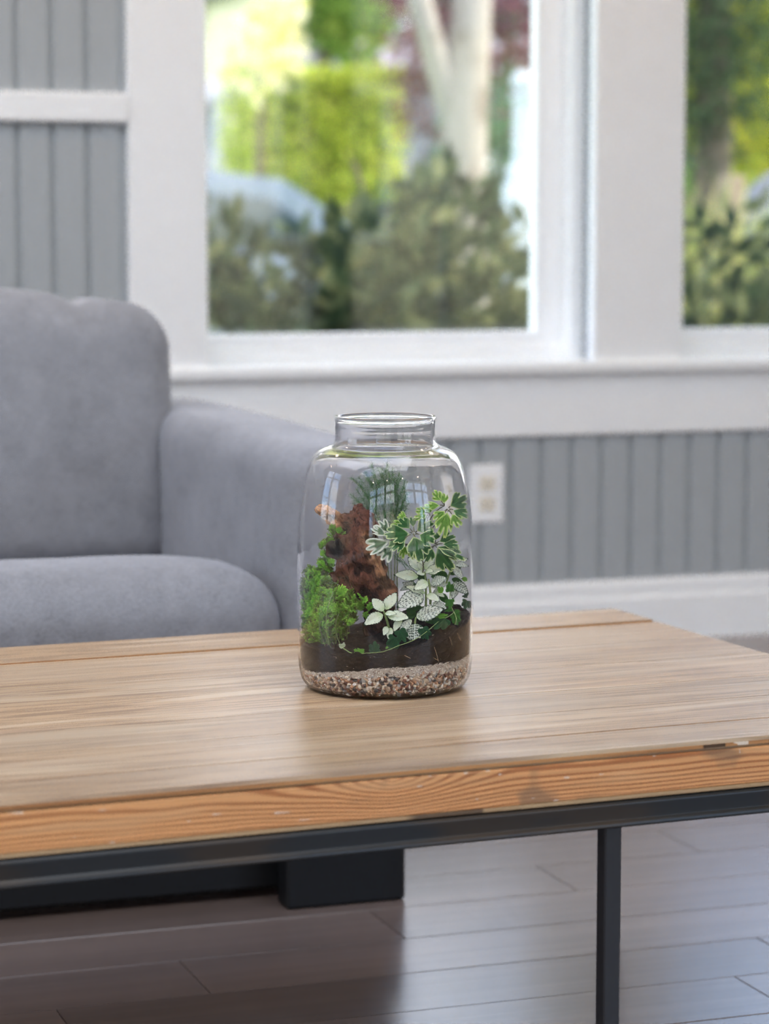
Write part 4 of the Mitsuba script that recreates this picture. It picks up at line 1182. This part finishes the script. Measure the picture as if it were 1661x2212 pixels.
RH = [(0.045, 0.072, 0.038), (0.066, 0.092, 0.048), (0.095, 0.118, 0.064), (0.032, 0.052, 0.034), (0.18, 0.20, 0.10)]
spots = [(1.95, 7.75, 0.12, 'rhododendron bush at the left edge of the middle window, in front of the car'), (2.50, 7.65, 0.22, 'rhododendron bush below the bright green hedge in the middle window'),
         (3.02, 7.7, 0.27, 'rhododendron bush in front of the pale tree trunk in the middle window'), (3.55, 7.8, 0.31, 'rhododendron bush hidden partly by the white post between the windows'),
         (4.10, 7.8, 0.02, 'low rhododendron bush at the bottom of the right window'), (4.70, 7.9, 0.02, 'low rhododendron bush beyond the right edge of the right window')]
for k, (x, y, z, lab) in enumerate(spots):
    shrub('rhododendron', lab, (x, y, z), (0.44, 0.55, 0.66), 1500, 0.135, 0.052, RH, 100 + k, group='rhododendrons under the windows')
# pale forked tree
say('pale_tree', 'pale barked tree with a forked trunk behind the rhododendrons', 'tree')
part('pale_tree__trunk', tube([(4.27, 11, GZ - 0.05), (4.27, 11, 0.4), (4.265, 11, 0.9), (4.275, 11, 1.4), (4.31, 11.0, 1.9), (4.36, 11, 2.6), (4.40, 11.1, 4.0), (4.36, 11.2, 5.5)], [0.125, 0.112, 0.106, 0.108, 0.090, 0.082, 0.065, 0.04], 18, 40), barkm, smooth=True)
part('pale_tree__branch', tube([(4.26, 11, 1.22), (4.18, 11, 1.48), (4.10, 11.0, 1.72), (4.03, 11.0, 1.95), (3.86, 11.0, 2.5), (3.6, 10.9, 3.4), (3.5, 10.8, 4.4)], [0.06, 0.068, 0.058, 0.052, 0.047, 0.037, 0.02], 12, 30), barkm, smooth=True)
v, f, c = foliage((4.1, 11.1, 5.6), (2.2, 2.0, 1.5), 6000, 0.10, 0.055, [(0.16, 0.27, 0.06), (0.25, 0.36, 0.08)], 5)
part('pale_tree__foliage', (v, f), outleaf, color=np.clip(c, 0, 1))
say('pale_tree__foliage', kind='stuff')
# clipped hedge, bright in the sun
HG = [(0.47, 0.56, 0.08), (0.54, 0.62, 0.12), (0.38, 0.48, 0.08), (0.60, 0.64, 0.16)]


def hedge(key, label, x0, x1, y0, y1, z1, n, colors, seed, ln=0.09, wd=0.05):
    say(key, label, 'hedge')
    r = np.random.default_rng(seed)
    sides = r.integers(0, 4, n)
    p = np.stack([r.uniform(x0, x1, n), r.uniform(y0, y1, n), r.uniform(GZ, z1, n)], -1)
    p[sides <= 1, 1] = y0 + np.abs(r.normal(0, 0.06, (sides <= 1).sum()))
    p[sides == 2, 2] = z1 - np.abs(r.normal(0, 0.06, (sides == 2).sum()))
    e = sides == 3
    p[e, 0] = np.where(r.random(e.sum()) < .5, x0, x1)
    p += (npfbm(p * 1.7, 3, seed) - 0.5)[:, None] * 0.25
    v, f, c = foliage((0, 0, 0), (1, 1, 1), n, ln, wd, colors, seed)
    v = (v.reshape(-1, 4, 3) - v.reshape(-1, 4, 3)[:, :1] + p[:, None]).reshape(-1, 3)
    v[:, 2] = np.maximum(v[:, 2], GZ)
    part(key + '__leaves', (v, f), outleaf, color=np.clip(c, 0, 1))
    say(key + '__leaves', kind='stuff')
    part(key + '__branches', box(x0 + 0.12, x1 - 0.12, y0 + 0.15, y1 - 0.12, GZ, z1 - 0.15), bs(key + '_core', principled(np.mean(colors, 0) * 0.35, 0.9)))


hedge('tall_hedge', 'tall clipped yellow-green hedge in sunlight beyond the car', 6.55, 7.95, 22.0, 23.2, 2.28, 9000, HG, 41)
hedge('low_hedge', 'darker low hedge on the lawn behind the pale tree', 8.2, 11.5, 22.4, 23.6, 1.25, 7000, [(0.07, 0.15, 0.06), (0.10, 0.19, 0.09), (0.06, 0.12, 0.07)], 42)
hedge('far_hedge', 'green hedge along the lawn in the right window', 9.2, 16.0, 20.0, 21.5, 1.35, 9000, [(0.16, 0.28, 0.07), (0.22, 0.34, 0.10), (0.12, 0.22, 0.06)], 43)
shrub('round_shrub', 'rounded blue-green shrub right of the pale tree trunk', (7.20, 17.9, 0.70), (0.60, 0.6, 1.0), 2600, 0.10, 0.05, [(0.06, 0.14, 0.07), (0.09, 0.19, 0.09), (0.05, 0.11, 0.06)], 61)
shrub('round_shrub', 'rounded dark shrub left of the pale tree trunk', (6.66, 18.4, 0.60), (0.48, 0.6, 1.0), 2200, 0.10, 0.05, [(0.05, 0.11, 0.06), (0.07, 0.15, 0.08)], 62)
shrub('purple_tree', 'purple-leaved plum tree behind the white garden post', (7.95, 20, 2.75), (1.15, 1.0, 0.95), 6000, 0.10, 0.055, [(0.13, 0.045, 0.055), (0.20, 0.08, 0.09), (0.09, 0.035, 0.045)], 63, 'tree', trunk=[([(8.2, 20, GZ), (8.2, 20, 1.0), (8.15, 20, 2.5)], [0.10, 0.08, 0.05])])
shrub('conifer', 'dark green conifer at the upper left of the right window', (6.50, 13.0, 2.75), (0.50, 0.6, 1.25), 6500, 0.09, 0.03, [(0.035, 0.065, 0.035), (0.05, 0.085, 0.045), (0.08, 0.12, 0.06)], 64, 'tree', trunk=[([(6.55, 13, GZ), (6.55, 13, 1.5), (6.55, 13, 3.6)], [0.13, 0.10, 0.05])], lumps=7)
shrub('golden_tree', 'golden yellow-green tree at the upper right of the right window', (8.0, 14.4, 2.2), (0.85, 0.9, 1.25), 6500, 0.10, 0.06, [(0.42, 0.42, 0.05), (0.50, 0.48, 0.08), (0.30, 0.36, 0.05)], 65, 'tree', trunk=[([(8.1, 14.4, GZ), (8.05, 14.4, 1.2), (8.0, 14.4, 2.4)], [0.09, 0.07, 0.04])])
shrub('golden_maple', 'pale golden maple glowing in the sun above the car', (5.74, 19.0, 2.30), (0.24, 0.35, 0.34), 330, 0.13, 0.10, [(0.82, 0.77, 0.45), (0.85, 0.82, 0.58), (0.68, 0.70, 0.28)], 66, 'tree', trunk=[([(5.66, 19, GZ), (5.68, 19, 1.2), (5.73, 19, 2.2)], [0.05, 0.04, 0.02])])
shrub('green_tree', 'leafy green tree crown above the clipped hedge', (8.02, 24.5, 3.30), (0.50, 0.6, 0.62), 3600, 0.12, 0.07, [(0.16, 0.28, 0.06), (0.22, 0.34, 0.07), (0.30, 0.38, 0.08)], 67, 'tree', trunk=[([(8.0, 24.5, GZ), (8.0, 24.5, 1.5), (8.02, 24.5, 3.2)], [0.12, 0.10, 0.06])])
shrub('ornamental_grass', 'tuft of tall yellowish grass in the right window beside the wooden post', (4.62, 9.35, 0.38), (0.40, 0.30, 0.42), 1500, 0.34, 0.012, [(0.40, 0.42, 0.16), (0.28, 0.36, 0.12), (0.5, 0.45, 0.22)], 68, 'grass', lumps=3)
for k, (x, y, z, r_, lab) in enumerate([(18.6, 50, 3.2, 3.0, 'big green tree far behind the purple plum tree'), (26.6, 50, 3.4, 3.2, 'big green tree far behind the conifer'), (35.0, 50, 3.4, 3.2, 'big green tree far off at the right edge of the right window')]):
    shrub('far_tree', lab, (x, y, z), (r_, r_ * 0.8, r_ * 0.95), 7000, 0.28, 0.17, [(0.10, 0.19, 0.06), (0.15, 0.25, 0.08), (0.08, 0.14, 0.06)], 70 + k, 'tree', trunk=[([(x, y, GZ), (x, y, 1.5), (x, y, 3.5)], [0.25, 0.2, 0.12])], group='far trees')
shrub('dark_tree', 'narrow dark evergreen at the left edge of the middle window', (5.50, 20.5, 3.0), (0.20, 0.25, 0.75), 1400, 0.09, 0.035, [(0.035, 0.055, 0.03), (0.05, 0.075, 0.04)], 91, 'tree', trunk=[([(5.5, 20.5, GZ), (5.5, 20.5, 1.5), (5.5, 20.5, 3.2)], [0.07, 0.06, 0.03])])
# white garden post with a ball
postwh = bs('post_white', principled((0.50, 0.54, 0.60), 0.6))
say('garden_post', 'white garden post topped by a ball, right of the pale tree', 'post')
tr_ = lambda x, y: trimesh.transformations.translation_matrix((x, y, 0))
part('garden_post__base', join([cbox(-0.11, 0.11, -0.11, 0.11, GZ - 0.02, 1.12, 0.008), cbox(-0.095, 0.095, -0.095, 0.095, 1.12, 1.22, 0.02)]), postwh, tw=tr_(5.835, 14))
part('garden_post__column', lathe([(0, 1.2), (0.078, 1.2), (0.065, 1.26), (0.060, 1.5), (0.062, 1.58), (0.08, 1.60), (0.08, 1.63), (0.03, 1.64), (0, 1.64)], 32), postwh, smooth=35, tw=tr_(5.815, 14))
part('garden_post__ball', trimesh.creation.icosphere(3, 0.068), postwh, smooth=True, tw=trimesh.transformations.translation_matrix((5.805, 14, 1.70)))
postw = bs('weathered_post', principled((0.24, 0.185, 0.135), 0.8))
part('wooden_post', cbox(5.09, 5.175, 9.96, 10.05, GZ - 0.02, 1.07, 0.008), postw)
say('wooden_post', 'short weathered wooden post standing on the lawn in the right window', 'post')
rk = trimesh.creation.icosphere(3, 1.0)
rk.vertices = rk.vertices * (0.75 + 0.5 * npfbm(rk.vertices * 1.3, 3, 6))[:, None] * np.array([0.52, 0.45, 0.95]) + np.array([6.05, 11.2, 0.1])
part('boulder', rk, bs('grey_stone', principled((0.13, 0.14, 0.165), 0.8)), smooth=True)
say('boulder', 'grey boulder at the right edge of the right window', 'boulder')

# parked car
say('parked_car', 'silver car parked beyond the rhododendrons at the left of the middle window', 'car')
carm = bs('car_paint', principled((0.20, 0.235, 0.29), 0.3, clearcoat=0.6))
cargl = bs('car_glass', principled((0.03, 0.05, 0.055), 0.08, specular=0.8))
tyre = bs('tyre', principled((0.02, 0.02, 0.02), 0.8))


def profile_body(pts, y0, y1, r):
    import shapely
    p = shapely.Polygon(pts).buffer(r).buffer(-2 * r).buffer(r)
    core = trimesh.creation.extrude_polygon(p, y1 - y0 - 0.16, engine='earcut')
    v = core.vertices
    core.vertices = np.stack([v[:, 0], v[:, 2] + y0 + 0.08, v[:, 1]], -1)
    sm = trimesh.creation.extrude_polygon(p.buffer(-0.06), y1 - y0, engine='earcut')
    v = sm.vertices
    sm.vertices = np.stack([v[:, 0], v[:, 2] + y0, v[:, 1]], -1)
    out = join([core, sm])
    out.invert()                                          # swapping two axes mirrored it
    return out


cx0 = 1.95
part('parked_car__body', profile_body([(cx0, -0.05), (cx0 + 4.1, -0.05), (cx0 + 4.15, 0.35), (cx0 + 4.0, 0.56), (cx0 + 3.2, 0.68), (cx0 + 0.3, 0.70), (cx0 - 0.02, 0.55)], 15.0, 16.7, 0.06), carm, smooth=30)
part('parked_car__cabin', profile_body([(cx0 + 0.35, 0.69), (cx0 + 3.45, 0.69), (cx0 + 2.75, 1.15), (cx0 + 2.3, 1.20), (cx0 + 1.2, 1.20), (cx0 + 0.75, 1.13)], 15.12, 16.58, 0.05), carm, smooth=30)
part('parked_car__window', profile_body([(cx0 + 0.55, 0.72), (cx0 + 3.2, 0.72), (cx0 + 2.66, 1.09), (cx0 + 2.3, 1.12), (cx0 + 1.2, 1.12), (cx0 + 0.85, 1.08)], 15.09, 16.61, 0.02), cargl, smooth=30)
part('parked_car__window', hull([(cx0 + 3.42, y, 0.72) for y in (15.25, 16.45)] + [(cx0 + 2.84, y, 1.12) for y in (15.3, 16.4)] + [(cx0 + 3.40, y, 0.71) for y in (15.25, 16.45)]), cargl)
for wx in (0.75, 3.3):
    for wy in (14.98, 16.5):
        w_ = trimesh.creation.cylinder(0.31, 0.2, sections=28)
        w_.apply_transform(trimesh.transformations.rotation_matrix(math.pi / 2, [1, 0, 0]))
        w_.apply_translation((cx0 + wx, wy + 0.1, GZ + 0.31))
        part('parked_car__wheel', w_, tyre, smooth=40)


# houses
def house(key, label, x0, x1, y0, y1, zw, zr, wallm, roofm, wins, facing=-1):
    say(key, label, 'house')
    yf = y0 if facing < 0 else y1
    part(key + '__wall', box(x0, x1, y0, y1, GZ, zw), wallm)
    ridge = [(x, y, z) for x in (x0 - 0.3, x1 + 0.3) for y, z in ((y0 - 0.4, zw - 0.1), (y1 + 0.4, zw - 0.1), ((y0 + y1) / 2, zr))]
    part(key + '__roof', hull(ridge), roofm)
    for a, b, c, d in wins:
        f_ = part(key + '__window', join([box(a - 0.08, b + 0.08, min(yf, yf + facing * 0.05), max(yf, yf + facing * 0.05), c - 0.08, c), box(a - 0.08, b + 0.08, min(yf, yf + facing * 0.05), max(yf, yf + facing * 0.05), d, d + 0.08),
                                          box(a - 0.08, a, min(yf, yf + facing * 0.05), max(yf, yf + facing * 0.05), c, d), box(b, b + 0.08, min(yf, yf + facing * 0.05), max(yf, yf + facing * 0.05), c, d)]), white)
        part(f_ + '__pane', box(a, b, min(yf, yf + facing * 0.02), max(yf, yf + facing * 0.02), c, d), cargl)


cream = bs('cream_render', principled((0.66, 0.57, 0.38), 0.8))
greyw = bs('grey_cladding', principled((0.30, 0.31, 0.34), 0.8))
yelw = bs('pale_yellow_render', principled((0.55, 0.50, 0.33), 0.8))
greyd = bs('slate_blue_cladding', principled((0.15, 0.16, 0.19), 0.8))
slate = bs('slate_roof', principled((0.16, 0.15, 0.17), 0.7))
house('grey_house', 'grey clad house standing behind the car at the left of the middle window', 3.5, 7.75, 27.0, 33.0, 2.3, 2.75, greyw, slate, [(6.2, 6.9, 0.6, 1.8)])
house('yellow_house', 'pale yellow house above the hedge beyond the forked tree', 12.4, 15.2, 41.0, 46.0, 5.0, 6.4, yelw, slate, [(14.3, 14.8, 3.3, 4.3), (13.0, 13.5, 3.3, 4.3)])
house('slate_house', 'house with a blue-grey slate front far behind the forked tree', 10.7, 14.5, 30.0, 36.0, 2.9, 3.5, greyd, slate, [(12.0, 12.8, 1.0, 2.0)])
postg = bs('post_grey', principled((0.40, 0.41, 0.43), 0.6))
for x in (7.28, 7.62):
    k_ = part('porch_post', join([cbox(x, x + 0.16, 25.9, 26.06, GZ, 2.35, 0.01), cbox(x - 0.04, x + 0.2, 25.86, 26.1, 2.2, 2.3, 0.01)]), postg)
    say(k_, 'pale grey porch post left of the clipped hedge, %s' % ('nearer the window casing' if x < 7.4 else 'nearer the hedge'), 'post')
# across the street, behind the camera: mirrored in the jar
house('cream_house', 'cream house across the street, mirrored in the glass jar', -14, -2.5, -26, -18, 3.6, 5.6, cream, slate, [(-12, -10.8, 0.8, 2.4), (-9, -7.8, 0.8, 2.4), (-5.5, -4.3, 0.8, 2.4)], 1)
house('cream_house_001', 'second cream house across the street, right of the first in the jar', 0.5, 12, -25, -18, 3.2, 5.2, cream, slate, [(2, 3.2, 0.8, 2.4), (5, 6.2, 0.8, 2.4), (8.5, 9.7, 0.8, 2.4)], 1)
